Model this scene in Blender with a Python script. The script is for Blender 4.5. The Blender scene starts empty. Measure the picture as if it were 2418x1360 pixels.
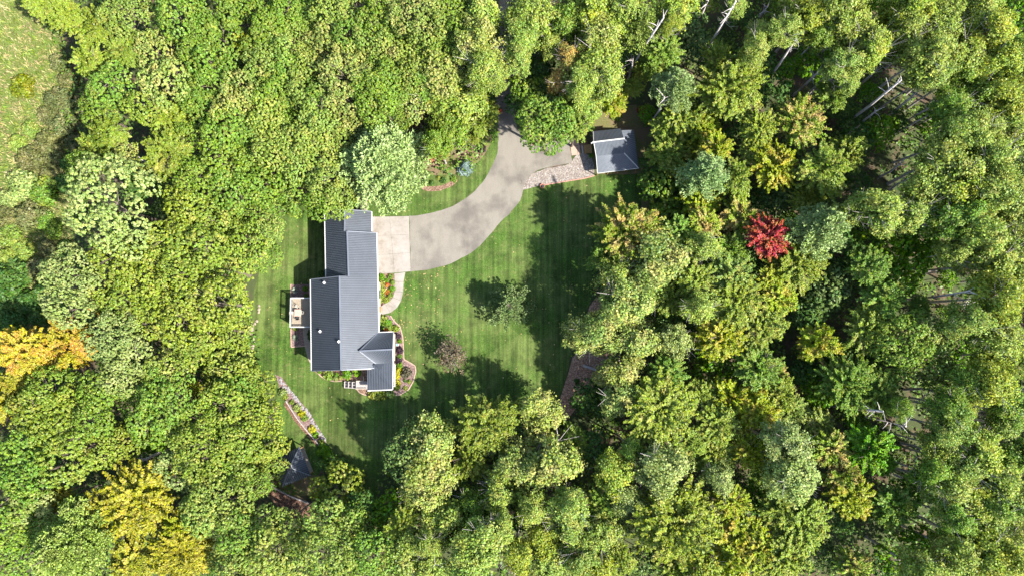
import bpy, bmesh, math, random
import numpy as np
from mathutils import Vector, Matrix, Euler

# ------------------------------------------------------------------ camera, sky, sun
scene = bpy.context.scene
COL = scene.collection
CAM_H = 120.0
FOCAL = 1614.0                       # focal length in photo pixels (2418 wide)
TILT = math.atan(110.0 / FOCAL)
ROLL = math.atan(16.0 / FOCAL)
cam_rot = Euler((TILT, ROLL, 0.0), 'XYZ')
cam_data = bpy.data.cameras.new('camera')
cam_data.sensor_width = 36.0
cam_data.lens = 36.0 * FOCAL / 2418.0
cam_data.clip_start = 1.0
cam_data.clip_end = 3000.0
cam = bpy.data.objects.new('camera', cam_data)
cam.location = (0, 0, CAM_H)
cam.rotation_euler = cam_rot
COL.objects.link(cam)
scene.camera = cam
R3 = np.array(cam_rot.to_matrix())

SUN_DIR = Vector((0.60, -0.33, 0.70)).normalized()     # towards the sun
sun_elev = math.asin(SUN_DIR.z)
sun_azim = math.atan2(SUN_DIR.x, SUN_DIR.y)
world = bpy.data.worlds.new('World')
scene.world = world
world.use_nodes = True
wn = world.node_tree
bgn = wn.nodes['Background']
sky = wn.nodes.new('ShaderNodeTexSky')
sky.sky_type = 'NISHITA'
sky.sun_disc = False
sky.sun_elevation = sun_elev
sky.sun_rotation = sun_azim
wn.links.new(sky.outputs['Color'], bgn.inputs['Color'])
bgn.inputs['Strength'].default_value = 0.13
sun_data = bpy.data.lights.new('sun', 'SUN')
sun_data.energy = 5.0
sun_data.angle = math.radians(1.0)
sun_data.color = (1.0, 0.965, 0.90)
sun = bpy.data.objects.new('sun', sun_data)
sun.rotation_euler = SUN_DIR.to_track_quat('Z', 'Y').to_euler()
sun.location = (60, -30, 100)
COL.objects.link(sun)
scene.view_settings.view_transform = 'Standard'
scene.view_settings.look = 'None'
scene.view_settings.gamma = 1.0
scene.view_settings.use_curve_mapping = False
scene.view_settings.exposure = 1.70
scene.render.engine = 'CYCLES'
scene.cycles.max_bounces = 5
scene.cycles.diffuse_bounces = 3
scene.cycles.transmission_bounces = 2
scene.cycles.glossy_bounces = 2

# ------------------------------------------------------------------ geometry helpers
rng = np.random.default_rng(7)
random.seed(7)
SLOPE0, SLOPE1, DROP = -27.5, -34.0, -2.5      # the plot falls away behind the house

def T(x):
    t = min(1.0, max(0.0, (SLOPE0 - x) / (SLOPE0 - SLOPE1)))
    return DROP * t

def ray(px, py):
    d = R3 @ np.array([(px - 1209.0) / FOCAL, -(py - 680.0) / FOCAL, -1.0])
    return d

def P(px, py, z):
    """point seen at photo position px,py at the absolute height z"""
    d = ray(px, py)
    s = (z - CAM_H) / d[2]
    return Vector((d[0] * s, d[1] * s, z))

def G(px, py, h=0.0):
    """point seen at photo position px,py standing h above the terrain"""
    z = h
    for _ in range(6):
        p = P(px, py, z)
        z = T(p.x) + h
    return P(px, py, z)

def mesh_from(verts, faces, name):
    me = bpy.data.meshes.new(name)
    me.from_pydata([tuple(v) for v in verts], [], faces)
    me.update()
    return me

def quad_mesh(V, name, k=4):
    """V: (N,k,3) array of separate faces with k corners"""
    n = V.shape[0]
    me = bpy.data.meshes.new(name)
    me.vertices.add(n * k)
    me.vertices.foreach_set('co', V.reshape(-1).astype(np.float32))
    me.loops.add(n * k)
    me.loops.foreach_set('vertex_index', np.arange(n * k, dtype=np.int32))
    me.polygons.add(n)
    me.polygons.foreach_set('loop_start', np.arange(0, n * k, k, dtype=np.int32))
    try:
        me.polygons.foreach_set('loop_total', np.full(n, k, dtype=np.int32))
    except Exception:
        pass
    me.update(calc_edges=True)
    return me

def link(name, data, mat=None, parent=None, loc=(0, 0, 0), rot=(0, 0, 0), scale=(1, 1, 1)):
    o = bpy.data.objects.new(name, data)
    COL.objects.link(o)
    o.location = loc
    o.rotation_euler = rot
    o.scale = scale
    if mat is not None and data is not None:
        if len(data.materials) == 0:
            data.materials.append(mat)
    if parent is not None:
        o.parent = parent
    return o

def tag(o, label=None, cat=None, group=None, kind=None):
    if label: o['label'] = label
    if cat: o['category'] = cat
    if group: o['group'] = group
    if kind: o['kind'] = kind
    return o

def thing(name, label, cat, loc=(0, 0, 0), rz=0.0, group=None):
    o = bpy.data.objects.new(name, None)
    o.empty_display_size = 0.3
    COL.objects.link(o)
    o.location = loc
    o.rotation_euler = (0, 0, rz)
    return tag(o, label, cat, group)

class MB:
    """collects simple solids into one mesh"""
    def __init__(self):
        self.v = []; self.f = []
    def add(self, verts, faces):
        b = len(self.v)
        self.v += [tuple(p) for p in verts]
        self.f += [tuple(i + b for i in f) for f in faces]
        return self
    def box(self, c, s, rz=0.0, tilt=None):
        x, y, z = s[0] / 2, s[1] / 2, s[2] / 2
        vs = [Vector((a * x, b * y, d * z)) for d in (-1, 1) for b in (-1, 1) for a in (-1, 1)]
        m = Matrix.Rotation(rz, 3, 'Z')
        if tilt: m = m @ tilt
        vs = [m @ v + Vector(c) for v in vs]
        return self.add(vs, [(0, 2, 3, 1), (4, 5, 7, 6), (0, 1, 5, 4), (2, 6, 7, 3), (0, 4, 6, 2), (1, 3, 7, 5)])
    def prism(self, pts, z0, z1):
        """vertical prism over a plan polygon; pts with 2 or 3 coords (3: own top z)"""
        n = len(pts)
        area = sum(pts[i][0] * pts[(i + 1) % n][1] - pts[(i + 1) % n][0] * pts[i][1] for i in range(n))
        if area < 0: pts = list(reversed(pts))
        lo = [(p[0], p[1], z0) for p in pts]
        hi = [(p[0], p[1], (p[2] if len(p) > 2 and z1 is None else z1)) for p in pts]
        fs = [tuple(reversed(range(n))), tuple(range(n, 2 * n))]
        fs += [(i, (i + 1) % n, n + (i + 1) % n, n + i) for i in range(n)]
        return self.add(lo + hi, fs)
    def slab(self, corners, t):
        """thick sheet: corners of the top face, thickness t straight down"""
        n = len(corners)
        hi = [Vector(c) for c in corners]
        nn = (hi[1] - hi[0]).cross(hi[2] - hi[0])
        if nn.z < 0: hi.reverse()
        lo = [c - Vector((0, 0, t)) for c in hi]
        fs = [tuple(range(n)), tuple(reversed(range(n, 2 * n)))]
        fs += [(i, n + i, n + (i + 1) % n, (i + 1) % n) for i in range(n)]
        return self.add(hi + lo, fs)
    def bar(self, a, b, w, h=None):
        """square bar from a to b"""
        a, b = Vector(a), Vector(b)
        h = h or w
        d = (b - a)
        L = d.length
        if L < 1e-6: return self
        q = d.to_track_quat('X', 'Z').to_matrix()
        vs = [q @ Vector((sx * L / 2, sy * w / 2, sz * h / 2)) + (a + b) / 2 for sz in (-1, 1) for sy in (-1, 1) for sx in (-1, 1)]
        return self.add(vs, [(0, 2, 3, 1), (4, 5, 7, 6), (0, 1, 5, 4), (2, 6, 7, 3), (0, 4, 6, 2), (1, 3, 7, 5)])
    def tube(self, pts, radii, n=6, cap=True):
        pts = [Vector(p) for p in pts]
        rings = []
        for i, p in enumerate(pts):
            d = (pts[min(i + 1, len(pts) - 1)] - pts[max(i - 1, 0)])
            if d.length < 1e-9: d = Vector((0, 0, 1))
            q = d.to_track_quat('Z', 'X').to_matrix()
            rings.append([q @ Vector((math.cos(2 * math.pi * k / n) * radii[i], math.sin(2 * math.pi * k / n) * radii[i], 0)) + p for k in range(n)])
        vs = [v for r in rings for v in r]
        fs = []
        for i in range(len(pts) - 1):
            for k in range(n):
                fs.append((i * n + k, i * n + (k + 1) % n, (i + 1) * n + (k + 1) % n, (i + 1) * n + k))
        if cap:
            fs.append(tuple(reversed(range(n))))
            fs.append(tuple((len(pts) - 1) * n + k for k in range(n)))
        return self.add(vs, fs)
    def lathe(self, prof, c=(0, 0, 0), n=16):
        vs = []; fs = []
        for r, z in prof:
            for k in range(n):
                vs.append((c[0] + r * math.cos(2 * math.pi * k / n), c[1] + r * math.sin(2 * math.pi * k / n), c[2] + z))
        for i in range(len(prof) - 1):
            for k in range(n):
                fs.append((i * n + k, i * n + (k + 1) % n, (i + 1) * n + (k + 1) % n, (i + 1) * n + k))
        return self.add(vs, fs)
    def mesh(self, name):
        return mesh_from(self.v, self.f, name)
    def build(self, name, mat, parent=None, loc=None, smooth=False, bevel=0.0):
        me = self.mesh(name)
        if smooth:
            me.polygons.foreach_set('use_smooth', [True] * len(me.polygons))
        o = link(name, me, mat, None)
        if parent is not None:
            o.parent = parent
            o.matrix_parent_inverse = world_of(parent).inverted()
        if bevel:
            bm = o.modifiers.new('bevel', 'BEVEL'); bm.width = bevel; bm.segments = 1; bm.limit_method = 'ANGLE'
        return o

def world_of(o):
    m = Matrix.LocRotScale(o.location, o.rotation_euler, o.scale)
    if o.parent is not None:
        m = world_of(o.parent) @ o.matrix_parent_inverse @ m
    return m

def smooth_poly(pts, n=4):
    """Catmull-Rom through the closed outline"""
    out = []
    m = len(pts)
    for i in range(m):
        p0, p1, p2, p3 = (np.array(pts[(i + k - 1) % m], float) for k in range(4))
        for j in range(n):
            t = j / n
            out.append(tuple(0.5 * ((2 * p1) + (-p0 + p2) * t + (2 * p0 - 5 * p1 + 4 * p2 - p3) * t * t + (-p0 + 3 * p1 - 3 * p2 + p3) * t ** 3)))
    return out

def sheet(name, pix, mat, lift, kind='structure', wobble=0.0, smooth=0, parent=None, grid=None):
    """a sheet lying on the terrain, outline given by where it is seen"""
    pts = [G(x, y) for x, y in pix]
    pl = [(p.x, p.y) for p in pts]
    if smooth: pl = smooth_poly(pl, smooth)
    if wobble:
        r = random.Random(len(pix))
        out = []
        for i in range(len(pl)):
            a, b = pl[i], pl[(i + 1) % len(pl)]
            L = math.hypot(b[0] - a[0], b[1] - a[1]); k = max(1, int(L / 0.8))
            for j in range(k):
                t = j / k
                out.append((a[0] + (b[0] - a[0]) * t + r.gauss(0, wobble), a[1] + (b[1] - a[1]) * t + r.gauss(0, wobble)))
        pl = out
    bm = bmesh.new()
    vs = [bm.verts.new((x, y, 0)) for x, y in pl]
    es = [bm.edges.new((vs[i], vs[(i + 1) % len(vs)])) for i in range(len(vs))]
    bmesh.ops.triangle_fill(bm, use_beauty=True, edges=es)
    for xx in (SLOPE0, SLOPE1):
        bmesh.ops.bisect_plane(bm, geom=bm.verts[:] + bm.edges[:] + bm.faces[:], plane_co=(xx, 0, 0), plane_no=(1, 0, 0))
    for v in bm.verts: v.co.z = T(v.co.x) + lift
    bmesh.ops.recalc_face_normals(bm, faces=bm.faces)
    for f in bm.faces:
        if f.normal.z < 0: f.normal_flip()
    me = bpy.data.meshes.new(name)
    bm.to_mesh(me); bm.free()
    o = link(name, me, mat)
    if kind: o['kind'] = kind
    return o, pl

def inside(poly, X, Y):
    poly = np.array(poly); res = np.zeros(X.shape, bool)
    n = len(poly)
    for i in range(n):
        x1, y1 = poly[i]; x2, y2 = poly[(i + 1) % n]
        if y1 == y2: continue
        c = ((y1 > Y) != (y2 > Y)) & (X < (x2 - x1) * (Y - y1) / (y2 - y1) + x1)
        res ^= c
    return res

# ------------------------------------------------------------------ materials
class Mat:
    def __init__(self, name):
        self.m = bpy.data.materials.new(name); self.m.use_nodes = True
        self.nt = self.m.node_tree
        self.b = self.nt.nodes['Principled BSDF']
    def node(self, t, **kw):
        n = self.nt.nodes.new(t)
        for k, v in kw.items():
            if k in n.inputs.keys():
                n.inputs[k].default_value = v
            else:
                setattr(n, k, v)
        return n
    def ln(self, a, b): self.nt.links.new(a, b)
    def coord(self, kind='Object'):
        return self.node('ShaderNodeTexCoord').outputs[kind]
    def noise(self, scale, detail=4, rough=0.6, vec=None, stretch=None):
        n = self.node('ShaderNodeTexNoise')
        n.inputs['Scale'].default_value = scale
        n.inputs['Detail'].default_value = detail
        n.inputs['Roughness'].default_value = rough
        v = vec or self.coord()
        if stretch:
            mp = self.node('ShaderNodeMapping'); mp.inputs['Scale'].default_value = stretch
            self.ln(v, mp.inputs['Vector']); v = mp.outputs[0]
        self.ln(v, n.inputs['Vector'])
        return n.outputs['Fac']
    def ramp(self, fac, stops):
        r = self.node('ShaderNodeValToRGB')
        els = r.color_ramp.elements
        while len(els) < len(stops): els.new(0.5)
        for e, (p, c) in zip(els, stops):
            e.position = p
            e.color = (c[0], c[1], c[2], 1) if hasattr(c, '__len__') else (c, c, c, 1)
        self.ln(fac, r.inputs['Fac'])
        return r.outputs['Color']
    def mix(self, fac, a, b, mode='MIX'):
        n = self.node('ShaderNodeMix'); n.data_type = 'RGBA'; n.blend_type = mode
        for sock, v in ((n.inputs[0], fac), (n.inputs[6], a), (n.inputs[7], b)):
            if hasattr(v, 'is_output') or isinstance(v, bpy.types.NodeSocket): self.ln(v, sock)
            elif hasattr(v, '__len__'): sock.default_value = (v[0], v[1], v[2], 1)
            else: sock.default_value = v
        return n.outputs[2]
    def bump(self, h, strength=0.3, dist=0.05):
        n = self.node('ShaderNodeBump'); n.inputs['Strength'].default_value = strength
        n.inputs['Distance'].default_value = dist
        self.ln(h, n.inputs['Height']); self.ln(n.outputs[0], self.b.inputs['Normal'])
    def base(self, c):
        if isinstance(c, bpy.types.NodeSocket): self.ln(c, self.b.inputs['Base Color'])
        else: self.b.inputs['Base Color'].default_value = (c[0], c[1], c[2], 1)
        return self
    def set(self, rough=0.8, metal=0.0, spec=0.3):
        self.b.inputs['Roughness'].default_value = rough
        self.b.inputs['Metallic'].default_value = metal
        self.b.inputs['Specular IOR Level'].default_value = spec
        return self

def simple(name, c, rough=0.7, metal=0.0, var=0.18, scale=3.0, spec=0.3, bump=0.0):
    M = Mat(name); M.set(rough, metal, spec)
    n = M.noise(scale, 5)
    lo = [x * (1 - var) for x in c]; hi = [min(1, x * (1 + var)) for x in c]
    M.base(M.ramp(n, [(0.3, lo), (0.7, hi)]))
    if bump: M.bump(M.noise(scale * 8, 3), bump, 0.02)
    return M.m

def leaf_material(name, translucency=0.22, spread=0.35, hue=0.02):
    M = Mat(name)
    nt = M.nt
    oi = M.node('ShaderNodeObjectInfo')
    at = M.node('ShaderNodeAttribute'); at.attribute_type = 'OBJECT'; at.attribute_name = 'tip'
    am = M.node('ShaderNodeAttribute'); am.attribute_type = 'OBJECT'; am.attribute_name = 'tip_amount'
    geo = M.node('ShaderNodeNewGeometry')
    wn_ = M.node('ShaderNodeTexWhiteNoise'); wn_.noise_dimensions = '1D'
    M.ln(geo.outputs['Random Per Island'], wn_.inputs['W'])
    # whole sprays turn colour together: a coarse noise through the crown, offset per tree
    tc = M.coord('Object')
    ad = M.node('ShaderNodeVectorMath'); ad.operation = 'ADD'
    M.ln(tc, ad.inputs[0])
    cb = M.node('ShaderNodeCombineXYZ')
    mu = M.node('ShaderNodeMath'); mu.operation = 'MULTIPLY'; mu.inputs[1].default_value = 57.0
    M.ln(oi.outputs['Random'], mu.inputs[0])
    for i in range(3): M.ln(mu.outputs[0], cb.inputs[i])
    M.ln(cb.outputs[0], ad.inputs[1])
    nz = M.noise(0.55, 3, 0.6, vec=ad.outputs[0])
    th = M.node('ShaderNodeMath'); th.operation = 'SUBTRACT'; th.inputs[0].default_value = 0.80
    h = M.node('ShaderNodeMath'); h.operation = 'MULTIPLY'; h.inputs[1].default_value = 0.55
    M.ln(am.outputs['Fac'], h.inputs[0]); M.ln(h.outputs[0], th.inputs[1])
    s1 = M.node('ShaderNodeMath'); s1.operation = 'SUBTRACT'; M.ln(nz, s1.inputs[0]); M.ln(th.outputs[0], s1.inputs[1])
    s2 = M.node('ShaderNodeMath'); s2.operation = 'MULTIPLY_ADD'; s2.use_clamp = True
    s2.inputs[1].default_value = 5.0; s2.inputs[2].default_value = 0.5
    M.ln(s1.outputs[0], s2.inputs[0])
    # and single leaves turn at random
    c1 = M.mix(s2.outputs[0], oi.outputs['Color'], at.outputs['Color'])
    hs = M.node('ShaderNodeHueSaturation')
    def rng_map(sock, lo, hi):
        n = M.node('ShaderNodeMapRange'); n.inputs[3].default_value = lo; n.inputs[4].default_value = hi
        M.ln(sock, n.inputs[0]); return n.outputs[0]
    sep = M.node('ShaderNodeSeparateColor'); M.ln(wn_.outputs['Color'], sep.inputs[0])
    M.ln(rng_map(sep.outputs[0], 0.5 - hue, 0.5 + hue), hs.inputs['Hue'])
    M.ln(rng_map(sep.outputs[1], 0.92, 1.15), hs.inputs['Saturation'])
    M.ln(rng_map(sep.outputs[2], 1 - spread, 1 + spread), hs.inputs['Value'])
    M.ln(c1, hs.inputs['Color'])
    nt.nodes.remove(M.b)
    df = M.node('ShaderNodeBsdfDiffuse'); tr = M.node('ShaderNodeBsdfTranslucent'); gl = M.node('ShaderNodeBsdfGlossy')
    gl.inputs['Roughness'].default_value = 0.45
    gl.inputs['Color'].default_value = (0.8, 0.8, 0.8, 1)
    M.ln(hs.outputs[0], df.inputs['Color']); M.ln(hs.outputs[0], tr.inputs['Color'])
    m1 = M.node('ShaderNodeMixShader'); m1.inputs[0].default_value = translucency
    M.ln(df.outputs[0], m1.inputs[1]); M.ln(tr.outputs[0], m1.inputs[2])
    m2 = M.node('ShaderNodeMixShader'); m2.inputs[0].default_value = 0.012
    M.ln(m1.outputs[0], m2.inputs[1]); M.ln(gl.outputs[0], m2.inputs[2])
    M.ln(m2.outputs[0], nt.nodes['Material Output'].inputs['Surface'])
    return M.m

MAT = {}
def ground_materials():
    # forest floor: brown litter
    M = Mat('leaf_litter'); M.set(0.95)
    a = M.ramp(M.noise(2.2, 6, 0.75), [(0.25, (0.022, 0.016, 0.010)), (0.5, (0.075, 0.048, 0.030)), (0.75, (0.15, 0.10, 0.065))])
    g = M.ramp(M.noise(0.25, 4), [(0.36, 0.0), (0.52, 1.0)])
    M.base(M.mix(g, a, M.mix(0.75, a, (0.030, 0.055, 0.012))))
    M.bump(M.noise(9, 4), 0.6, 0.08); MAT['litter'] = M.m
    # lawn with mowing stripes running up the plot
    M = Mat('mown_grass'); M.set(0.9, spec=0.15)
    fine = M.noise(5.0, 6, 0.85)
    base = M.ramp(fine, [(0.32, (0.008, 0.031, 0.003)), (0.5, (0.036, 0.078, 0.009)), (0.67, (0.112, 0.146, 0.036))])
    patch = M.ramp(M.noise(0.13, 5, 0.7), [(0.40, 0.0), (0.60, 1.0)])
    c = M.mix(patch, base, M.mix(0.45, base, (0.110, 0.122, 0.040)))
    st = M.ramp(M.noise(1.0, 3, 0.6, stretch=(1.5, 0.05, 1)), [(0.38, 0.68), (0.62, 1.20)])
    c = M.mix(1.0, c, st, 'MULTIPLY')
    dry = M.ramp(M.noise(0.62, 5, 0.8), [(0.56, 0.0), (0.70, 0.7)])
    c = M.mix(dry, c, (0.125, 0.115, 0.045))
    deepg = M.ramp(M.noise(0.33, 5, 0.75), [(0.36, 0.62), (0.55, 1.05)])
    c = M.mix(1.0, c, deepg, 'MULTIPLY')
    M.base(c); M.bump(fine, 0.5, 0.06); MAT['lawn'] = M.m
    # rough verge: drier, browner grass
    M = Mat('rough_grass'); M.set(0.95, spec=0.1)
    f = M.noise(4.5, 6, 0.8)
    c = M.ramp(f, [(0.25, (0.03, 0.05, 0.012)), (0.5, (0.10, 0.098, 0.034)), (0.78, (0.21, 0.16, 0.095))])
    g2 = M.ramp(M.noise(0.35, 4), [(0.45, 0.0), (0.6, 0.8)])
    M.base(M.mix(g2, c, (0.14, 0.092, 0.060))); M.bump(f, 0.6, 0.08); MAT['verge'] = M.m
    # meadow
    M = Mat('meadow_grass_ground'); M.set(0.95, spec=0.1)
    f = M.noise(3.2, 7, 0.8)
    c = M.ramp(f, [(0.28, (0.04, 0.085, 0.012)), (0.48, (0.085, 0.128, 0.024)), (0.60, (0.155, 0.145, 0.060)), (0.78, (0.23, 0.185, 0.115))])
    gg = M.ramp(M.noise(0.22, 4, 0.7), [(0.42, 0.0), (0.62, 0.8)])
    M.base(M.mix(gg, c, (0.075, 0.115, 0.02))); M.bump(f, 0.8, 0.15); MAT['meadow'] = M.m
    # asphalt, pale and worn, with stains
    M = Mat('worn_asphalt'); M.set(0.9, spec=0.2)
    f = M.noise(14, 4, 0.7)
    c = M.ramp(f, [(0.3, (0.128, 0.113, 0.092)), (0.7, (0.205, 0.183, 0.150))])
    s = M.ramp(M.noise(0.17, 5, 0.55), [(0.46, 0.0), (0.62, 1.0)])
    c = M.mix(s, c, M.mix(1.0, c, (0.62, 0.61, 0.63), 'MULTIPLY'))
    tr = M.ramp(M.noise(0.9, 4, 0.6, stretch=(1, 0.25, 1)), [(0.45, 1.0), (0.75, 0.86)])
    M.base(M.mix(1.0, c, tr, 'MULTIPLY')); M.bump(f, 0.25, 0.02); MAT['asphalt'] = M.m
    # concrete
    M = Mat('pale_concrete'); M.set(0.85, spec=0.25)
    c = M.ramp(M.noise(0.42, 7, 0.72), [(0.30, (0.135, 0.112, 0.088)), (0.48, (0.205, 0.180, 0.152)), (0.68, (0.245, 0.222, 0.195))])
    M.base(c); M.bump(M.noise(20, 3), 0.15, 0.01); MAT['concrete'] = M.m
    # gravel
    M = Mat('pale_gravel'); M.set(0.95)
    v = M.node('ShaderNodeTexVoronoi'); v.inputs['Scale'].default_value = 5.0; M.ln(M.coord(), v.inputs['Vector'])
    sp = M.node('ShaderNodeSeparateColor'); M.ln(v.outputs['Color'], sp.inputs[0])
    c = M.ramp(sp.outputs[0], [(0.0, (0.105, 0.083, 0.07)), (0.35, (0.175, 0.148, 0.13)), (0.7, (0.225, 0.187, 0.152)), (1.0, (0.28, 0.265, 0.245))])
    M.base(M.mix(M.ramp(v.outputs['Distance'], [(0.5, 0.0), (0.9, 0.7)]), c, (0.14, 0.11, 0.09)))
    M.bump(v.outputs['Distance'], 0.6, 0.05); MAT['gravel'] = M.m
    def mulch(name, a, b, d):
        M = Mat(name); M.set(0.95, spec=0.1)
        v = M.node('ShaderNodeTexVoronoi'); v.inputs['Scale'].default_value = 7.0; M.ln(M.coord(), v.inputs['Vector'])
        sp = M.node('ShaderNodeSeparateColor'); M.ln(v.outputs['Color'], sp.inputs[0])
        M.base(M.mix(M.ramp(M.noise(0.6, 3), [(0.4, 0.0), (0.7, 0.45)]), M.ramp(sp.outputs[0], [(0, a), (0.5, b), (1, d)]), b))
        M.bump(v.outputs['Distance'], 0.8, 0.06); return M.m
    MAT['mulch'] = mulch('red_brown_mulch', (0.11, 0.055, 0.038), (0.30, 0.165, 0.11), (0.52, 0.33, 0.22))
    MAT['pinkmulch'] = mulch('pink_stone_mulch', (0.075, 0.043, 0.037), (0.140, 0.088, 0.078), (0.235, 0.172, 0.158))
    MAT['litterbed'] = mulch('dry_leaf_bed', (0.06, 0.034, 0.023), (0.155, 0.092, 0.06), (0.27, 0.185, 0.135))
    MAT['darkmulch'] = mulch('dark_leaf_mulch', (0.045, 0.024, 0.017), (0.115, 0.062, 0.042), (0.22, 0.135, 0.09))
    MAT['path'] = simple('tan_path', (0.22, 0.185, 0.14), 0.95, var=0.25, scale=4, bump=0.3)
ground_materials()
# roof metal
def roof_mat(name, c):
    M = Mat(name); M.set(0.5, 0.2, 0.4)
    n = M.noise(0.5, 5)
    M.base(M.ramp(n, [(0.3, [x * 0.88 for x in c]), (0.7, [x * 1.12 for x in c])]))
    r = M.ramp(M.noise(1.2, 4), [(0.3, 0.42), (0.7, 0.56)])
    M.ln(r, M.b.inputs['Roughness'])
    return M.m
MAT['roof'] = roof_mat('slate_grey_roof_metal', (0.030, 0.035, 0.044))
MAT['rib'] = roof_mat('roof_rib_metal', (0.078, 0.087, 0.102))
MAT['ridge'] = roof_mat('ridge_metal', (0.12, 0.13, 0.15))
MAT['white'] = simple('white_trim', (0.42, 0.41, 0.385), 0.5, var=0.06)
MAT['cream'] = simple('cream_siding', (0.32, 0.28, 0.225), 0.75, var=0.08)
MAT['tanwall'] = simple('tan_siding', (0.42, 0.30, 0.17), 0.8, var=0.15)
MAT['cedar'] = simple('cedar_boards', (0.25, 0.155, 0.062), 0.8, var=0.3, scale=6)
MAT['deck'] = simple('weathered_deck_boards', (0.215, 0.175, 0.128), 0.85, var=0.22, scale=5)
MAT['greywood'] = simple('grey_timber', (0.27, 0.235, 0.215), 0.9, var=0.3, scale=5)
MAT['dark'] = simple('dark_paint', (0.03, 0.03, 0.033), 0.6)
MAT['glass'] = simple('window_glass', (0.03, 0.04, 0.05), 0.08, spec=0.8)
MAT['terra'] = simple('terracotta', (0.36, 0.13, 0.075), 0.8)
MAT['brick'] = simple('red_brick', (0.32, 0.17, 0.13), 0.9, var=0.35, scale=9)
MAT['paver'] = simple('pink_paver', (0.30, 0.205, 0.155), 0.9, var=0.12)
MAT['tile'] = simple('pink_table_tile', (0.42, 0.24, 0.19), 0.6, var=0.15)
MAT['stone'] = simple('garden_stone', (0.20, 0.18, 0.18), 0.9, var=0.4, scale=2.0, bump=0.4)
MAT['tanstone'] = simple('tan_stone', (0.26, 0.205, 0.155), 0.9, var=0.3, scale=2.0, bump=0.4)
MAT['blue'] = simple('blue_plastic', (0.02, 0.17, 0.62), 0.4)
MAT['bark'] = simple('brown_bark', (0.11, 0.085, 0.065), 0.95, var=0.4, scale=5, bump=0.5)
MAT['palebark'] = simple('pale_grey_bark', (0.36, 0.315, 0.29), 0.9, var=0.35, scale=2.5, bump=0.3)
MAT['deadwood'] = simple('bleached_deadwood', (0.42, 0.36, 0.33), 0.9, var=0.2, scale=3)
MAT['leaf'] = leaf_material('leaves', 0.30, 0.42, 0.026)
MAT['needle'] = leaf_material('needles', 0.22, 0.30, 0.012)
MAT['debris'] = None
# ------------------------------------------------------------------ foliage meshes
def unit(v):
    return v / np.maximum(np.linalg.norm(v, axis=-1, keepdims=True), 1e-9)

def leaf_quads(c, n, size, r, aspect=0.62):
    """rhombic leaves (N,4,3): centre c, normal n, half length size"""
    N = len(c)
    a = unit(np.cross(n, unit(r.normal(size=(N, 3)))))
    b = np.cross(n, a)
    s = size[:, None]
    return np.stack([c + a * s, c + b * s * aspect, c - a * s * 0.8, c - b * s * aspect], axis=1)

def sphere_dirs(n, r, zmin=-1.0, zmax=1.0):
    z = zmin + (zmax - zmin) * (np.arange(n) + 0.5) / n
    ph = np.arange(n) * 2.399963 + r.uniform(0, 6.28)
    z = np.clip(z + r.normal(0, 0.35 * (zmax - zmin) / max(3, n) ** 0.5, n), -1, 1)
    ph = ph + r.normal(0, 0.25, n)
    q = np.sqrt(np.maximum(0, 1 - z * z))
    return np.stack([q * np.cos(ph), q * np.sin(ph), z], axis=1)

def oak_crown(R, seed, lobes, gap=0.60, leaf=0.25, flat=0.78, per=9, irregular=0.16):
    r = np.random.default_rng(seed)
    d = sphere_dirs(lobes, r, -0.25, 0.98)
    d = d[np.argsort(r.random(lobes))]
    lr = R * (1.25 / math.sqrt(lobes)) * r.uniform(0.75, 1.25, lobes)
    rad = (R - lr * 0.85) * (1 + r.normal(0, irregular, lobes))
    rad = np.minimum(rad, R * 1.12 - lr * 0.7)
    cen = d * rad[:, None]; cen[:, 2] *= flat
    # a few lobes inside close the top
    C = []; NRM = []
    for i in range(lobes):
        m = max(10, int(4 * math.pi * lr[i] ** 2 * 0.62 / (gap * gap)))
        u = sphere_dirs(m, r, -0.25, 1.0)
        # keep mostly what faces outward or up
        keep = (u @ unit(d[i])) + 0.6 * u[:, 2] > -0.25
        u = u[keep]
        q = cen[i] + u * lr[i] * r.uniform(0.80, 1.1, (len(u), 1))
        C.append(q); NRM.append(u)
    C = np.concatenate(C); NRM = np.concatenate(NRM)
    # drop clumps buried in other lobes
    buried = np.zeros(len(C), bool)
    for i in range(lobes):
        buried |= np.linalg.norm(C - cen[i], axis=1) < lr[i] * 0.70
    C, NRM = C[~buried], NRM[~buried]
    drop = r.random(len(C)) < 0.06
    C, NRM = C[~drop], NRM[~drop]
    k = per
    c = np.repeat(C, k, 0); n0 = np.repeat(NRM, k, 0)
    off = unit(r.normal(size=c.shape) + n0 * 0.9) * (gap * 0.48) * r.uniform(0.35, 1.0, (len(c), 1))
    c = c + off
    n = unit(unit(off) * 0.8 + n0 * 0.5 + r.normal(0, 0.45, c.shape) + np.array([0, 0, 0.25]))
    return leaf_quads(c, n, leaf * r.uniform(0.7, 1.3, len(c)), r)

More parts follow.
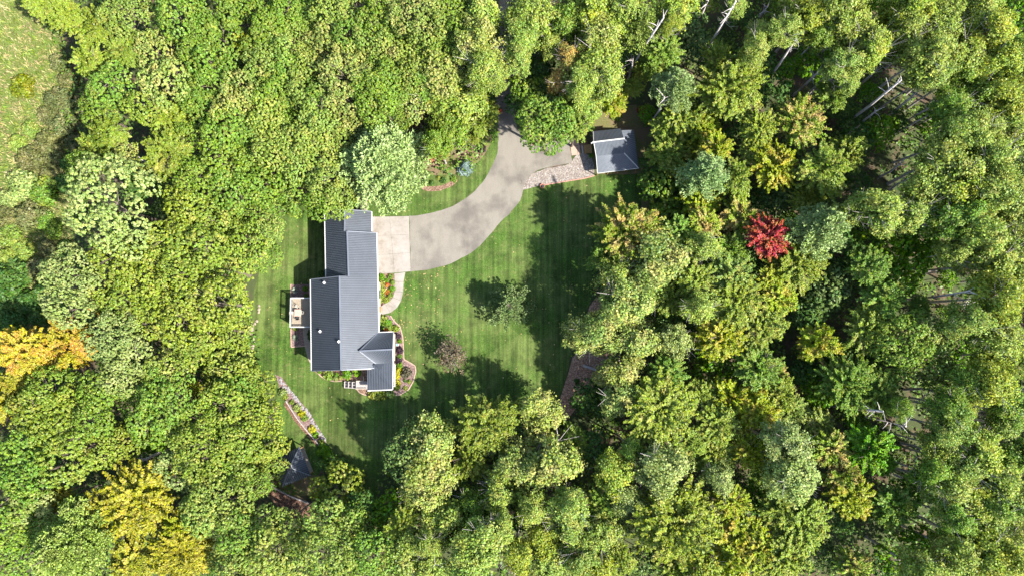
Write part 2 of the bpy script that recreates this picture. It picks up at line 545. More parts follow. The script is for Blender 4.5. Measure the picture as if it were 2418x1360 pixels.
def maple_crown(R, seed, sprays=34, leaf=0.185, flat=0.8, count=13500):
    r = np.random.default_rng(seed)
    d = sphere_dirs(sprays, r, -0.15, 0.97)
    out_c = []; out_n = []
    per = count // sprays
    L = R * r.uniform(0.74, 1.14, sprays)
    for i in range(sprays):
        dd = d[i].copy()
        side = unit(np.cross(dd, [0.1, 0.2, 1.0])); up = np.cross(side, dd)
        nf = 5                                # the spray forks
        angs = r.normal(0, 0.30, nf); elev = r.normal(0, 0.20, nf)
        m = per // nf
        for j in range(nf):
            e = unit(dd + side * angs[j] + up * elev[j])
            lj = L[i] * r.uniform(0.78, 1.05)
            t = r.uniform(0.38, 1.0, m) ** 0.8
            w = (0.115 * R) * np.clip(1.06 - t, 0.03, 1) ** 0.75
            p = e[None] * (t * lj)[:, None]
            p = p + side * (r.normal(0, 1, m) * w)[:, None] * 0.8 + up * (r.normal(0, 1, m) * w)[:, None] * 0.45
            p[:, 2] *= flat
            p[:, 2] -= 0.06 * R * t ** 2
            out_c.append(p)
            nn = unit(0.55 * e[None] + 0.65 * up[None] * np.sign(up[2] + 1e-6) + r.normal(0, 0.42, (m, 3)) + np.array([0, 0, 0.25]))
            out_n.append(nn)
    c = np.concatenate(out_c); n = np.concatenate(out_n)
    return leaf_quads(c, n, leaf * r.uniform(0.65, 1.3, len(c)), r, 0.5)

def aspen_crown(R, seed, tall=1.35, leaf=0.155, clumps=400, per=25):
    r = np.random.default_rng(seed)
    nb = 13
    d = sphere_dirs(nb, r, -0.55, 0.95)
    hub = d * R * r.uniform(0.40, 0.72, (nb, 1)); hub[:, 2] *= tall
    idx = r.integers(0, nb, clumps)
    sc = r.uniform(0.30, 0.46, nb) * R
    v = unit(r.normal(size=(clumps, 3))) * (r.random((clumps, 1)) ** 0.42)
    C = hub[idx] + v * sc[idx][:, None] * np.array([1, 1, 1.1])
    c = np.repeat(C, per, 0)
    off = r.normal(0, 0.24, c.shape)
    c = c + off
    outd = unit(c / np.array([1, 1, tall]))
    n = unit(r.normal(0, 0.52, c.shape) + outd * 0.65 + np.array([0.12, -0.06, 0.5]))
    return leaf_quads(c, n, leaf * r.uniform(0.6, 1.3, len(c)), r, 0.7)

def pine_crown(R, seed, H=1.5, layers=10, per_layer=8, tufts=13, needle=0.42, sparse=False, droop=0.0):
    r = np.random.default_rng(seed)
    out = []
    for l in range(layers):
        t = (l + 0.3) / layers                # 0 bottom, 1 top
        z = (t - 0.5) * 2 * H * R * 0.62
        ln = R * (1.0 - t) ** 0.75 * (1 + 0.08 * r.normal()) + 0.25
        for b in range(per_layer):
            a = 2 * math.pi * (b + r.uniform(-0.3, 0.3)) / per_layer + l * 0.7
            lb = ln * r.uniform(0.78, 1.1)
            di = np.array([math.cos(a), math.sin(a), 0.10 + 0.35 * t - droop])
            sd = np.array([-math.sin(a), math.cos(a), 0.0])
            nt_ = max(3, int(tufts * lb / R + 1))
            for k in range(nt_):
                s = (k + 0.9) / nt_
                c = np.array([0, 0, z]) + di * lb * s
                wd = 0.30 * lb * (1 - 0.75 * s) * (1.0 if not sparse else 0.8)
                for q in (-1, -0.35, 0.35, 1):
                    if r.random() < (0.12 if not sparse else 0.35): continue
                    cc = c + sd * q * wd + di * abs(q) * wd * 0.45 + r.normal(0, 0.10, 3)
                    m = 7
                    e = unit(r.normal(0, 0.7, (m, 3)) + di * 0.9 + sd * q * 0.4 + np.array([0, 0, 0.45]))
                    w = unit(np.cross(e, r.normal(size=(m, 3))))
                    L = needle * r.uniform(0.6, 1.15, (m, 1)); W = 0.085 * needle / 0.42
                    out.append(np.stack([cc - w * W * 0.4, cc + e * L * 0.55 - w * W, cc + e * L, cc + e * L * 0.55 + w * W], axis=1))
    return np.concatenate(out)

def spruce_crown(R, seed, H=2.4):
    r = np.random.default_rng(seed)
    n = 5200
    t = r.random(n) ** 0.8
    z = (1 - t) * H * R
    a = r.uniform(0, 6.283, n)
    br = 0.5 + 0.5 * np.sin(a * 9 + z * 7)
    rad = t * R * (0.80 + 0.24 * br) * r.uniform(0.75, 1.02, n)
    c = np.stack([rad * np.cos(a), rad * np.sin(a), z], 1)
    e = unit(np.stack([np.cos(a), np.sin(a), 0.35 + 0 * a], 1) + r.normal(0, 0.35, (n, 3)))
    w = unit(np.cross(e, r.normal(size=(n, 3))))
    L = 0.20 * r.uniform(0.6, 1.2, (n, 1)); W = 0.05
    return np.stack([c - e * L * 0.3, c + e * L * 0.3 - w * W, c + e * L, c + e * L * 0.3 + w * W], 1)

def bush_crown(R, seed, leaf=0.11, n=1500, hgt=0.75):
    r = np.random.default_rng(seed)
    L = 9
    d = sphere_dirs(L, r, -0.1, 0.95)
    cen = d * R * 0.55; cen[:, 2] *= hgt
    i = r.integers(0, L, n)
    u = unit(r.normal(size=(n, 3)) + np.array([0, 0, 0.45]))
    c = cen[i] + u * R * 0.42 * r.uniform(0.75, 1.05, (n, 1))
    c[:, 2] = np.abs(c[:, 2])
    nn = unit(u + r.normal(0, 0.5, c.shape))
    return leaf_quads(c, nn, leaf * r.uniform(0.6, 1.3, n), r)

def grass_tuft(R, seed, n=240):
    r = np.random.default_rng(seed)
    a = r.uniform(0, 6.283, n); lean = r.uniform(0.2, 1.2, n)
    e = unit(np.stack([np.cos(a) * lean, np.sin(a) * lean, np.ones(n)], 1))
    w = unit(np.cross(e, np.array([0, 0, 1.0]))); L = R * r.uniform(0.8, 1.3, (n, 1)); W = R * 0.035
    b = np.stack([np.cos(a), np.sin(a), 0 * a], 1) * R * 0.12
    mid = b + e * L * 0.6; tip = b + e * L * np.array([1.1, 1.1, 0.75])
    return np.stack([b, mid - w * W, tip, mid + w * W], 1)

# trunks in metres, the nominal height reaching the crown's centre
NOMINAL = {'oak': 11.0, 'aspen': 16.0, 'sapling': 5.0, 'pine': 9.0}
def trunk_mesh(seed, rad, kind):
    r = random.Random(seed)
    H = NOMINAL[kind]
    mb = MB()
    bend = (r.uniform(-0.45, 0.45), r.uniform(-0.45, 0.45))
    def cx(z):
        t = z / H
        return Vector((bend[0] * math.sin(t * 2.6), bend[1] * math.sin(t * 2.2), z))
    top = H * (1.12 if kind != 'pine' else 1.4)
    mb.tube([cx(top * t) for t in (0, 0.03, 0.25, 0.5, 0.75, 1.0)], [rad * 1.5, rad * 1.15, rad, rad * 0.82, rad * 0.55, rad * 0.15], 7)
    if kind in ('oak', 'aspen'):
        for k in range(10 if kind == 'oak' else 11):
            z = H * r.uniform(0.66, 1.08); a = r.uniform(0, 6.283)
            L = r.uniform(1.6, 3.0) if kind == 'oak' else r.uniform(1.9, 3.8)
            rise = L * (r.uniform(0.25, 0.7) if kind == 'oak' else r.uniform(0.5, 1.2))
            b = cx(z); w = rad * (0.36 if kind == 'oak' else 0.25)
            p1 = b + Vector((math.cos(a) * L * 0.5, math.sin(a) * L * 0.5, rise * 0.4))
            p2 = b + Vector((math.cos(a + 0.3) * L, math.sin(a + 0.3) * L, rise))
            mb.tube([b, p1, p2], [w, w * 0.6, w * 0.2], 5)
            for q in range(2):
                a2 = a + r.uniform(-0.9, 0.9)
                p3 = p1 + Vector((math.cos(a2) * L * 0.55, math.sin(a2) * L * 0.55, rise * 0.55))
                mb.tube([p1, p3], [w * 0.5, w * 0.15], 4)
    return mb.mesh('trunk')

CROWN = {}
def build_crowns():
    for i in range(6):
        CROWN.setdefault('oak', []).append((3.7, quad_mesh(oak_crown(3.7, 100 + i, 13 + i, gap=0.50, leaf=0.165, per=12), 'oak_crown')))
    for i in range(3):
        CROWN.setdefault('bigoak', []).append((6.4, quad_mesh(oak_crown(6.4, 140 + i, 30 + 4 * i, gap=0.56, leaf=0.185, per=11), 'broad_oak_crown')))
    for i in range(5):
        CROWN.setdefault('maple', []).append((3.5, quad_mesh(maple_crown(3.5, 200 + i, 30 + 3 * i), 'maple_crown')))
    for i in range(3):
        CROWN.setdefault('bigmaple', []).append((5.6, quad_mesh(maple_crown(5.6, 240 + i, 56, leaf=0.205, count=27000), 'broad_maple_crown')))
    for i in range(6):
        CROWN.setdefault('aspen', []).append((3.6, quad_mesh(aspen_crown(3.6, 300 + i, tall=1.25 + 0.09 * i), 'aspen_crown')))
    for i in range(4):
        CROWN.setdefault('sapling', []).append((3.0, quad_mesh(oak_crown(3.0, 400 + i, 15, gap=0.5, leaf=0.2, per=9, irregular=0.25), 'sapling_crown')))
    for i in range(2):
        CROWN.setdefault('pine', []).append((3.6, quad_mesh(pine_crown(3.6, 500 + i), 'pine_crown')))
    CROWN['bigpine'] = [(6.2, quad_mesh(pine_crown(6.2, 520, H=1.2, layers=13, per_layer=12, tufts=19, needle=0.56), 'broad_pine_crown'))]
    for i in range(4):
        CROWN.setdefault('scrub', []).append((2.2, quad_mesh(bush_crown(2.2, 600 + i, 0.17, 2600, 0.7), 'scrub_crown')))
    for i in range(4):
        CROWN.setdefault('shrub', []).append((0.6, quad_mesh(bush_crown(0.6, 620 + i, 0.085, 520, 0.8), 'shrub_leaves')))
    CROWN['tuft'] = [(0.6, quad_mesh(grass_tuft(0.6, 640), 'grass_blades'))]
    CROWN['thin'] = [(3.2, quad_mesh(aspen_crown(3.2, 650, tall=0.9, leaf=0.15, clumps=260, per=8), 'thin_crown'))]
build_crowns()
TRUNK = {
    'oak': [trunk_mesh(10 + i, 0.24, 'oak') for i in range(4)],
    'aspen': [trunk_mesh(30 + i, 0.20, 'aspen') for i in range(6)],
    'pine': [trunk_mesh(50, 0.22, 'pine')],
    'sapling': [trunk_mesh(60 + i, 0.09, 'sapling') for i in range(2)],
}
for k, ms in TRUNK.items():
    for m in ms: m.materials.append(MAT['palebark'] if k == 'aspen' else MAT['bark'])
for k, ms in CROWN.items():
    for _, m in ms: m.materials.append(MAT['needle'] if 'pine' in k else MAT['leaf'])

# leaf colours (base, turning tips, how much has turned)
LEAF = {
    'lime': ((0.176, 0.232, 0.036), (0.310, 0.290, 0.070), 0.30),
    'mid': ((0.130, 0.208, 0.032), (0.230, 0.265, 0.052), 0.35),
    'olive': ((0.184, 0.250, 0.050), (0.288, 0.295, 0.072), 0.38),
    'tan': ((0.197, 0.250, 0.056), (0.326, 0.305, 0.096), 0.45),
    'sage': ((0.204, 0.258, 0.070), (0.307, 0.340, 0.120), 0.45),
    'gold': ((0.213, 0.262, 0.022), (0.365, 0.285, 0.056), 0.38),
    'yolive': ((0.204, 0.262, 0.042), (0.307, 0.310, 0.048), 0.40),
    'orange': ((0.298, 0.270, 0.032), (0.403, 0.245, 0.056), 0.48),
    'red': ((0.288, 0.036, 0.032), (0.288, 0.120, 0.040), 0.45),
    'pink': ((0.182, 0.246, 0.029), (0.384, 0.275, 0.100), 0.46),
    'dark': ((0.060, 0.120, 0.026), (0.125, 0.190, 0.040), 0.35),
    'deep': ((0.084, 0.138, 0.037), (0.182, 0.240, 0.076), 0.40),
    'bright': ((0.106, 0.215, 0.016), (0.192, 0.270, 0.028), 0.30),
    'blue': ((0.235, 0.335, 0.120), (0.317, 0.390, 0.160), 0.45),
    'soft':   ((0.216, 0.280, 0.060), (0.278, 0.320, 0.092), 0.40),
    'scrub':  ((0.115, 0.130, 0.044), (0.192, 0.180, 0.072), 0.45),
    'golden': ((0.250, 0.250, 0.030), (0.340, 0.280, 0.050), 0.38),
    'peach': ((0.235, 0.232, 0.060), (0.40, 0.245, 0.085), 0.52),
    'goldbush': ((0.144, 0.165, 0.016), (0.221, 0.200, 0.028), 0.4),
    'brown':  ((0.115, 0.085, 0.044), (0.182, 0.130, 0.072), 0.40),
}
# ------------------------------------------------------------------ terrain and surfaces
def build_ground():
    xs = sorted(set([-700, -400, -250] + list(range(-160, -34, 6)) + [SLOPE1, SLOPE0] + list(range(-24, 170, 6)) + [250, 400, 700]))
    ys = sorted(set([-700, -400, -250] + list(range(-130, 131, 6)) + [250, 400, 700]))
    vs = [(x, y, T(x)) for y in ys for x in xs]
    nx = len(xs)
    fs = [(j * nx + i, j * nx + i + 1, (j + 1) * nx + i + 1, (j + 1) * nx + i) for j in range(len(ys) - 1) for i in range(nx - 1)]
    o = link('ground', mesh_from(vs, fs, 'ground'), MAT['litter'])
    o['kind'] = 'structure'
build_ground()
LAWN_PIX = [(586, 880), (596, 800), (594, 765), (600, 690), (620, 600), (650, 505), (760, 470), (850, 470), (900, 480), (985, 440), (1010, 415), (1075, 415), (1120, 390), (1150, 350), (1168, 300), (1172, 240),
            (1200, 240), (1240, 420), (1300, 430), (1400, 412), (1505, 412), (1520, 450), (1518, 510), (1440, 560), (1410, 640), (1386, 740), (1372, 800), (1350, 835), (1338, 890), (1314, 950),
            (1300, 985), (1240, 1000), (1100, 1020), (960, 1060), (905, 1100), (885, 1190), (840, 1190), (800, 1110), (765, 1095), (735, 1150), (690, 1120), (640, 1040), (655, 960), (630, 890)]
lawn_o, LAWN_POLY = sheet('lawn', LAWN_PIX, MAT['lawn'], 0.004, wobble=0.10)
VERGE_PIX = [(975, 430), (1000, 380), (985, 345), (1030, 330), (1100, 330), (1130, 310), (1160, 320), (1150, 355), (1120, 390), (1075, 412), (1010, 415)]
sheet('rough_grass_verge', VERGE_PIX, MAT['verge'], 0.010, smooth=3, wobble=0.06)
sheet('rough_ground', [(1395, 300), (1400, 265), (1440, 255), (1500, 250), (1540, 300), (1545, 400), (1530, 470), (1545, 540), (1510, 520), (1518, 450), (1505, 412), (1410, 412), (1400, 360)], MAT['verge'], 0.009, smooth=2, wobble=0.1)
sheet('rough_yard', [(668, 1130), (740, 1120), (770, 1130), (755, 1160), (700, 1170), (650, 1145)], MAT['verge'], 0.012, smooth=2, wobble=0.08)
MEADOW_PIX = [(-120, -60), (80, -60), (115, 40), (150, 120), (175, 200), (150, 280), (165, 400), (170, 520), (175, 620), (110, 790), (-120, 800)]
meadow_o, MEADOW_POLY = sheet('meadow', MEADOW_PIX, MAT['meadow'], 0.006, smooth=3, wobble=0.15)
DRIVE_PIX = [(966.8, 513), (967, 511), (972, 510.5), (1010, 505), (1042, 497), (1080, 481), (1110, 461), (1140, 430), (1158, 400), (1172, 370), (1177, 340), (1176, 300), (1174, 260), (1171, 215), (1182, 150), (1180, 60), (1180, -60),
             (1222, -60), (1222, 60), (1216, 140), (1207, 190), (1210, 240), (1222, 305), (1240, 330), (1262, 346), (1300, 336), (1344, 332), (1346, 350), (1350, 379), (1344, 386), (1292, 396), (1266, 405),
             (1250, 418), (1240, 438), (1234, 456), (1228, 474), (1212, 494), (1201, 508), (1182, 524), (1156, 556), (1122, 590), (1090, 610), (1050, 628), (1010, 637), (975, 640.6), (970, 641), (969.9, 638)]
drive_o, DRIVE_POLY = sheet('driveway', DRIVE_PIX, MAT['asphalt'], 0.016, smooth=3, wobble=0.035)
PAD_PIX = [(874, 512.5), (966, 511), (969.5, 641), (893, 648)]
pad_o, PAD_POLY = sheet('concrete_pad', PAD_PIX, MAT['litter'], 0.012)
# the pad's cast slabs with open joints
def lerp(a, b, t): return (a[0] + (b[0] - a[0]) * t, a[1] + (b[1] - a[1]) * t)
def quad_cells(parent, name, q, nu, nv, gap, z0, z1, mat, uneven=0.0):
    r = random.Random(nu * 31 + nv)
    A, B, C, D = q
    for i in range(nu):
        for j in range(nv):
            def pt(u, v): return lerp(lerp(A, B, u), lerp(D, C, u), v)
            w = math.dist(A, B); h = math.dist(A, D)
            u0, u1 = i / nu + gap / w, (i + 1) / nu - gap / w
            v0, v1 = j / nv + gap / h, (j + 1) / nv - gap / h
            pp = [pt(u0, v0), pt(u1, v0), pt(u1, v1), pt(u0, v1)]
            MB().prism(pp, z0, z1 + r.uniform(-uneven, uneven)).build(name, mat, parent)
pq = [tuple(G(x, y))[:2] for x, y in PAD_PIX]
quad_cells(pad_o, 'slab', pq, 2, 3, 0.012, 0.0, 0.07, MAT['concrete'], 0.004)
WALK_OUT = [(957, 643), (953, 665), (952, 690), (947, 710), (937, 727), (922, 738), (905, 742), (893, 743)]
WALK_IN = [(931, 646), (932, 665), (932, 688), (928, 702), (920, 711), (909, 717), (901, 720), (893, 721)]
walk_o, WALK_POLY = sheet('front_walk', WALK_OUT + WALK_IN[::-1], MAT['litter'], 0.013)
wi = [G(*p) for p in WALK_IN]; wo = [G(*p) for p in WALK_OUT]
for i in range(len(wi) - 1):
    f = 0.012
    def tw(a, b, t): return (a.x + (b.x - a.x) * t, a.y + (b.y - a.y) * t)
    MB().prism([tw(wi[i], wi[i + 1], f), tw(wo[i], wo[i + 1], f), tw(wo[i], wo[i + 1], 1 - f), tw(wi[i], wi[i + 1], 1 - f)], 0.0, 0.065).build('slab', MAT['concrete'], walk_o)
GRAVEL_PIX = [(1236, 449), (1240, 437), (1248, 420), (1264, 407), (1292, 398), (1344, 388), (1354, 376), (1362, 366), (1372, 362), (1385, 366), (1398, 372), (1403, 414), (1380, 421), (1330, 429), (1285, 437), (1250, 444)]
gravel_o, GRAVEL_POLY = sheet('gravel_apron', GRAVEL_PIX, MAT['gravel'], 0.022, smooth=2, wobble=0.05)
BEDS = {}
def bed(name, pix, mat, lift=0.014, smooth=2):
    o, pl = sheet(name, pix, MAT[mat], lift, smooth=smooth, wobble=0.03)
    BEDS.setdefault(name, []).append(pl)
    return o
bed('mulch_bed', [(893, 649), (929, 648), (932, 665), (931, 688), (926, 703), (917, 711), (906, 717), (893, 721)], 'litterbed')
bed('mulch_bed', [(893, 744), (908, 744), (920, 745), (928, 756), (944, 771), (950, 795), (952, 830), (953, 848), (966, 855), (979, 863), (981, 875), (975, 900), (964, 919), (945, 930), (933, 932), (928, 915), (926, 860), (918, 790), (893, 786)], 'pinkmulch')
bed('mulch_bed', [(748, 868), (866, 862), (868, 899), (840, 899), (790, 899), (770, 895), (756, 886)], 'litterbed')
bed('mulch_bed', [(843, 916), (868, 914), (868, 932), (860, 930), (849, 925)], 'litterbed')
bed('gravel_bed', [(687, 672), (738, 671), (738, 704), (687, 704)], 'pinkmulch', smooth=0)
bed('gravel_bed', [(687, 772), (716, 772), (718, 798), (727, 815), (688, 818)], 'pinkmulch', smooth=0)
bed('tree_bed', [(1393, 722), (1386, 750), (1374, 815), (1352, 842), (1340, 888), (1320, 950), (1316, 985), (1335, 995), (1362, 960), (1398, 920), (1430, 850), (1440, 780), (1420, 700)], 'mulch')
bed('leaf_bed', [(625, 1140), (640, 1146), (688, 1170), (740, 1192), (755, 1215), (700, 1230), (660, 1200), (635, 1170)], 'darkmulch')
bed('leaf_bed', [(738, 1163), (752, 1150), (774, 1136), (770, 1150), (750, 1172), (735, 1178)], 'darkmulch')
bed('leaf_bed', [(1005, 378), (1012, 355), (1030, 330), (1050, 335), (1060, 372), (1045, 388), (1025, 391)], 'litterbed')
bed('leaf_bed', [(1092, 365), (1120, 338), (1133, 325), (1126, 345), (1104, 368)], 'litterbed')
bed('leaf_bed', [(994, 440), (1012, 441), (1045, 438), (1072, 426), (1082, 427), (1068, 440), (1040, 451), (1005, 452)], 'litterbed')
bed('leaf_bed', [(1238, 322), (1252, 318), (1268, 335), (1262, 345), (1250, 338)], 'litterbed')
bed('leaf_bed', [(1305, 334), (1335, 316), (1372, 318), (1392, 345), (1372, 352), (1350, 330)], 'litterbed')
bed('rock_bed', [(650, 884), (664, 889), (697, 935), (730, 972), (752, 1010), (770, 1040), (772, 1052), (758, 1052), (730, 1020), (703, 988), (676, 946), (660, 915)], 'pinkmulch', smooth=0)
bed('leaf_bed', [(674, 946), (703, 990), (729, 1021), (755, 1054), (748, 1054), (722, 1024), (695, 993), (670, 955)], 'darkmulch', smooth=0)
o, _ = sheet('back_path', [(716, 772), (738, 772), (738, 845), (732, 856), (724, 836), (718, 806)], MAT['path'], 0.024, smooth=2)
o, _ = sheet('side_path', [(845, 455), (866, 455), (868, 502), (845, 502)], MAT['path'], 0.018)
# ------------------------------------------------------------------ house
def ribs_on(q, n, w, h, name, parent, mat=None, skip_ends=True):
    """raised ribs on the slope q = (eave a, eave b, ridge b, ridge a): joined, thinner than one can pick apart"""
    a, b, c, d = [Vector(p) for p in q]
    mb = MB()
    nrm = (b - a).cross(d - a).normalized()
    if nrm.z < 0: nrm = -nrm
    for i in range(n + 1):
        t = i / n
        p, r_ = a.lerp(b, t), d.lerp(c, t)
        if (p - r_).length < 0.15: continue
        mb.bar(p + nrm * h * 0.4, r_ + nrm * h * 0.4, w, h)
    o = mb.build(name, mat or MAT['rib'], parent)
    o['kind'] = 'stuff'
    return o

def panels_on(q, n, t, name, parent, mat):
    """the slope as n sheet-metal panels side by side"""
    a, b, c, d = [Vector(p) for p in q]
    for i in range(n):
        t0, t1 = i / n, (i + 1) / n
        MB().slab([a.lerp(b, t0), a.lerp(b, t1), d.lerp(c, t1), d.lerp(c, t0)], t).build(name, mat, parent)

def build_house():
    EZ, RZ, R2, R1 = 3.0, 6.4, 5.75, 5.55
    root = thing('house', 'long cream house under a ribbed dark metal roof beside the concrete pad', 'house', G(815, 700))
    # plan corners read off the eaves
    mW0, mW1 = P(734, 660, EZ), P(736.5, 875, EZ)
    mR0, mR1 = P(802, 652.5, RZ), P(805.5, 873, RZ)
    E1 = P(895.5, 868, EZ)
    gW0, gW1 = P(767.5, 497, EZ - 0.0), P(770.5, 660, EZ - 0.0)
    g2R0, g2R1 = P(820, 546.5, R2), P(823.5, 652.4, R2)
    E0 = P(888.5, 550.4, EZ)
    nR0, nR1 = P(814.8, 495.3, R1), P(814, 546.2, R1)
    nE0, nE1 = P(876.5, 500, EZ), P(876.8, 548.2, EZ)
    roof = bpy.data.objects.new('roof', None); COL.objects.link(roof); roof.parent = root
    roof.matrix_parent_inverse = world_of(root).inverted()
    # the east slope is one plane from the lower garage ridge to the main one
    Ex = lambda y: P(888.5 + (895.5 - 888.5) * (y - 550.4) / (868 - 550.4), y, EZ)
    def slope(q, name, n, thick=0.14):
        o = MB().slab(q, thick).build(name, MAT['roof'], roof)
        ribs_on(q, n, 0.07, 0.05, 'roof_ribs', roof)
        return o
    e_mid = Ex(652.4)
    slope([E0, e_mid, g2R1, g2R0], 'roof_slope', 26)
    slope([e_mid, E1, mR1, mR0], 'roof_slope', 52)
    slope([mW0, mW1, mR1, mR0], 'roof_slope', 52)
    gWm = gW0.lerp(gW1, 0.33)
    slope([gWm, gW1, g2R1, g2R0], 'roof_slope', 26)
    slope([gW0, gWm, nR1, nR0], 'roof_slope', 12)
    slope([nE0, nE1, nR1, nR0], 'roof_slope', 12)
    # gable-end cheek between the two ridges, ridge caps
    MB().slab([mR0, e_mid.lerp(mR0, 0.80), g2R1 + Vector((0, 0.02, 0.0)), mR0 + Vector((0, 0.03, -0.3))], 0.05).build('rake_trim', MAT['ridge'], roof)
    for a, b in ((mR0, mR1), (g2R0, g2R1), (nR0, nR1)):
        MB().bar(a + Vector((0, 0, 0.05)), b + Vector((0, 0, 0.05)), 0.26, 0.07).build('ridge_cap', MAT['ridge'], roof)
    # rake edges
    for a, b in ((mW0, mR0), (mR1, E1), (mW1, mR1), (g2R0, E0), (g2R0, nR1), (nR0, nE0), (nR1, nE1), (gW0, nR0)):
        MB().bar(a + Vector((0, 0, 0.01)), b + Vector((0, 0, 0.01)), 0.16, 0.16).build('rake_trim', MAT['ridge'], roof)
    # gutters
    for a, b, off in ((mW0, mW1, -0.09), (gW0, gW1, -0.09), (E0, E1.lerp(E0, 0.24), 0.09), (nE0, nE1, 0.09)):
        d = Vector((off, 0, -0.09))
        MB().bar(a + d, b + d, 0.17, 0.15).build('gutter', MAT['white'], root)
    # walls (set in under the eaves)
    ov = 0.45
    y0, y1 = mW0.y, mW1.y
    MB().prism([(mW0.x + ov, y0 - 0.35), (E1.x - ov, y0 - 0.35), (E1.x - ov, y1 + 0.3), (mW1.x + ov, y1 + 0.3)], -2.55, EZ - 0.17).build('wall', MAT['cream'], root)
    MB().prism([(gW0.x + ov, gW0.y - 0.35), (nE0.x - ov, gW0.y - 0.35), (nE1.x - ov, nE1.y), (E0.x - ov, nE1.y), (e_mid.x - ov, y0 - 0.352), (gW1.x + ov, y0 - 0.352)], -2.55, EZ - 0.17).build('wall', MAT['cream'], root)
    # gable walls: north, south
    def gable(a, r_, b, dy, t=0.2):
        MB().add([(a.x + 0.3, a.y + dy, a.z - 0.18), (b.x - 0.3, a.y + dy, b.z - 0.18), (r_.x, a.y + dy, r_.z - 0.24), (a.x + 0.3, a.y + dy - t, a.z - 0.18), (b.x - 0.3, a.y + dy - t, b.z - 0.18), (r_.x, a.y + dy - t, r_.z - 0.24)],
                 [(0, 1, 2), (5, 4, 3), (0, 3, 4, 1), (1, 4, 5, 2), (2, 5, 3, 0)]).build('gable_wall', MAT['cream'], root)
    gable(mW1, mR1, E1, 0.45); gable(mW0, mR0, e_mid, -0.15); gable(gW0, nR0, nE0, -0.25)
    # south-east cross gable and the low porch roof below it
    A = P(848.4, 828.3, 5.35); Rg = P(926.8, 824.4, 5.35)
    V0 = P(892.6, 785.4, 3.05); N1 = P(928.6, 784.0, 2.9); 
    B0 = P(886.8, 858.0, 3.85); B1 = P(927.6, 856.6, 3.85)
    V1 = P(885.5, 860.8, 3.3)
    q = [V0, N1, Rg, A]
    MB().slab(q, 0.13).build('gable_roof', MAT['roof'], roof); ribs_on([N1, V0, A, Rg], 18, 0.07, 0.05, 'roof_ribs', roof)
    q = [B0, B1, Rg, A]
    MB().slab(q, 0.13).build('gable_roof', MAT['roof'], roof); ribs_on([B0, B1, Rg, A], 18, 0.07, 0.05, 'roof_ribs', roof)
    MB().bar(A + Vector((0, 0, 0.05)), Rg + Vector((0, 0, 0.05)), 0.24, 0.07).build('ridge_cap', MAT['ridge'], roof)
    for a, b in ((A, V0), (A, B0)):
        MB().bar(a + Vector((0, 0, 0.03)), b + Vector((0, 0, 0.03)), 0.12, 0.05).build('valley', MAT['ridge'], roof)
    L0 = P(866.4, 869.6, 3.25); L1 = P(867.8, 921.0, 2.45); L2 = P(926.6, 918.4, 2.45)
    q = [L1, L2, B1, P(866.2, 858.6, 3.85).lerp(L0, 0.6)]
    MB().slab([L1, L2, B1, B0, P(866.2, 867.5, 3.42)], 0.12).build('porch_roof', MAT['roof'], roof)
    ribs_on([L1, L2, B1, P(868.5, 863, 3.6)], 15, 0.07, 0.06, 'roof_ribs', roof)
    MB().bar(L1 + Vector((0, -0.08, -0.06)), L2 + Vector((0, -0.08, -0.06)), 0.17, 0.15).build('gutter', MAT['white'], root)
    MB().bar(N1 + Vector((0, 0.07, -0.06)), V0 + Vector((0, 0.07, -0.06)), 0.15, 0.14).build('gutter', MAT['white'], root)
    for a, b in ((N1, Rg), (Rg, B1), (B1, L2)):
        MB().bar(a + Vector((0.06, 0, 0.0)), b + Vector((0.06, 0, 0.0)), 0.13, 0.17).build('rake_trim', MAT['white'], roof)
    MB().prism([(E1.x - 0.6, N1.y - 0.4), (N1.x - 0.45, N1.y - 0.4), (N1.x - 0.45, B1.y + 0.2), (E1.x - 0.6, B1.y + 0.2)], 0.0, 2.75).build('wall', MAT['cream'], root)
    xg = Rg.x - 0.3
    MB().prism([(xg, N1.y - 0.3), (xg + 0.15, N1.y - 0.3), (xg + 0.15, B1.y + 0.3), (xg, B1.y + 0.3)], 2.0, 2.8).build('gable_wall', MAT['cream'], root)
    # porch floor, posts and rail
    MB().prism([(L1.x + 0.2, B1.y), (L2.x - 0.1, B1.y), (L2.x - 0.1, L2.y + 0.2), (L1.x + 0.2, L1.y + 0.2)], -0.9, 0.32).build('porch_floor', MAT['deck'], root)
    for p in (L1, L2):
        for yy in (p.y + 0.4, B1.y - 0.3):
            MB().box((p.x - (0.05 if p is L2 else -0.35), yy, 1.35), (0.16, 0.16, 2.06)).build('post', MAT['white'], root)
    MB().bar(Vector((L2.x + 0.16, B1.y - 0.4, 1.22)), Vector((L2.x + 0.16, L2.y + 0.35, 1.22)), 0.18, 0.08).build('porch_rail', MAT['white'], root)
    mb = MB()
    for k in range(14):
        yy = B1.y - 0.5 + (L2.y + 0.9 - B1.y) * k / 13
        mb.box((L2.x + 0.16, yy, 0.74), (0.05, 0.05, 0.88))
    b = mb.build('balusters', MAT['white'], root); b['kind'] = 'stuff'
    # windows and garage doors on the walls that can be glimpsed from the side
    xe = E1.x - ov
    for yy in (e_mid.y - 3.0, e_mid.y - 8.5):
        w = MB().box((xe + 0.02, yy, 1.6), (0.08, 1.7, 1.3)).build('window', MAT['white'], root)
        MB().box((xe + 0.055, yy, 1.6), (0.03, 1.5, 1.1)).build('pane', MAT['glass'], w)
    d = MB().box((xe + 0.02, e_mid.y - 5.6, 1.05), (0.08, 1.0, 2.1)).build('front_door', MAT['cedar'], root)
    MB().box((xe + 0.08, e_mid.y - 5.25, 1.0), (0.05, 0.06, 0.2)).build('handle', MAT['dark'], d)
    gx = E0.x - ov
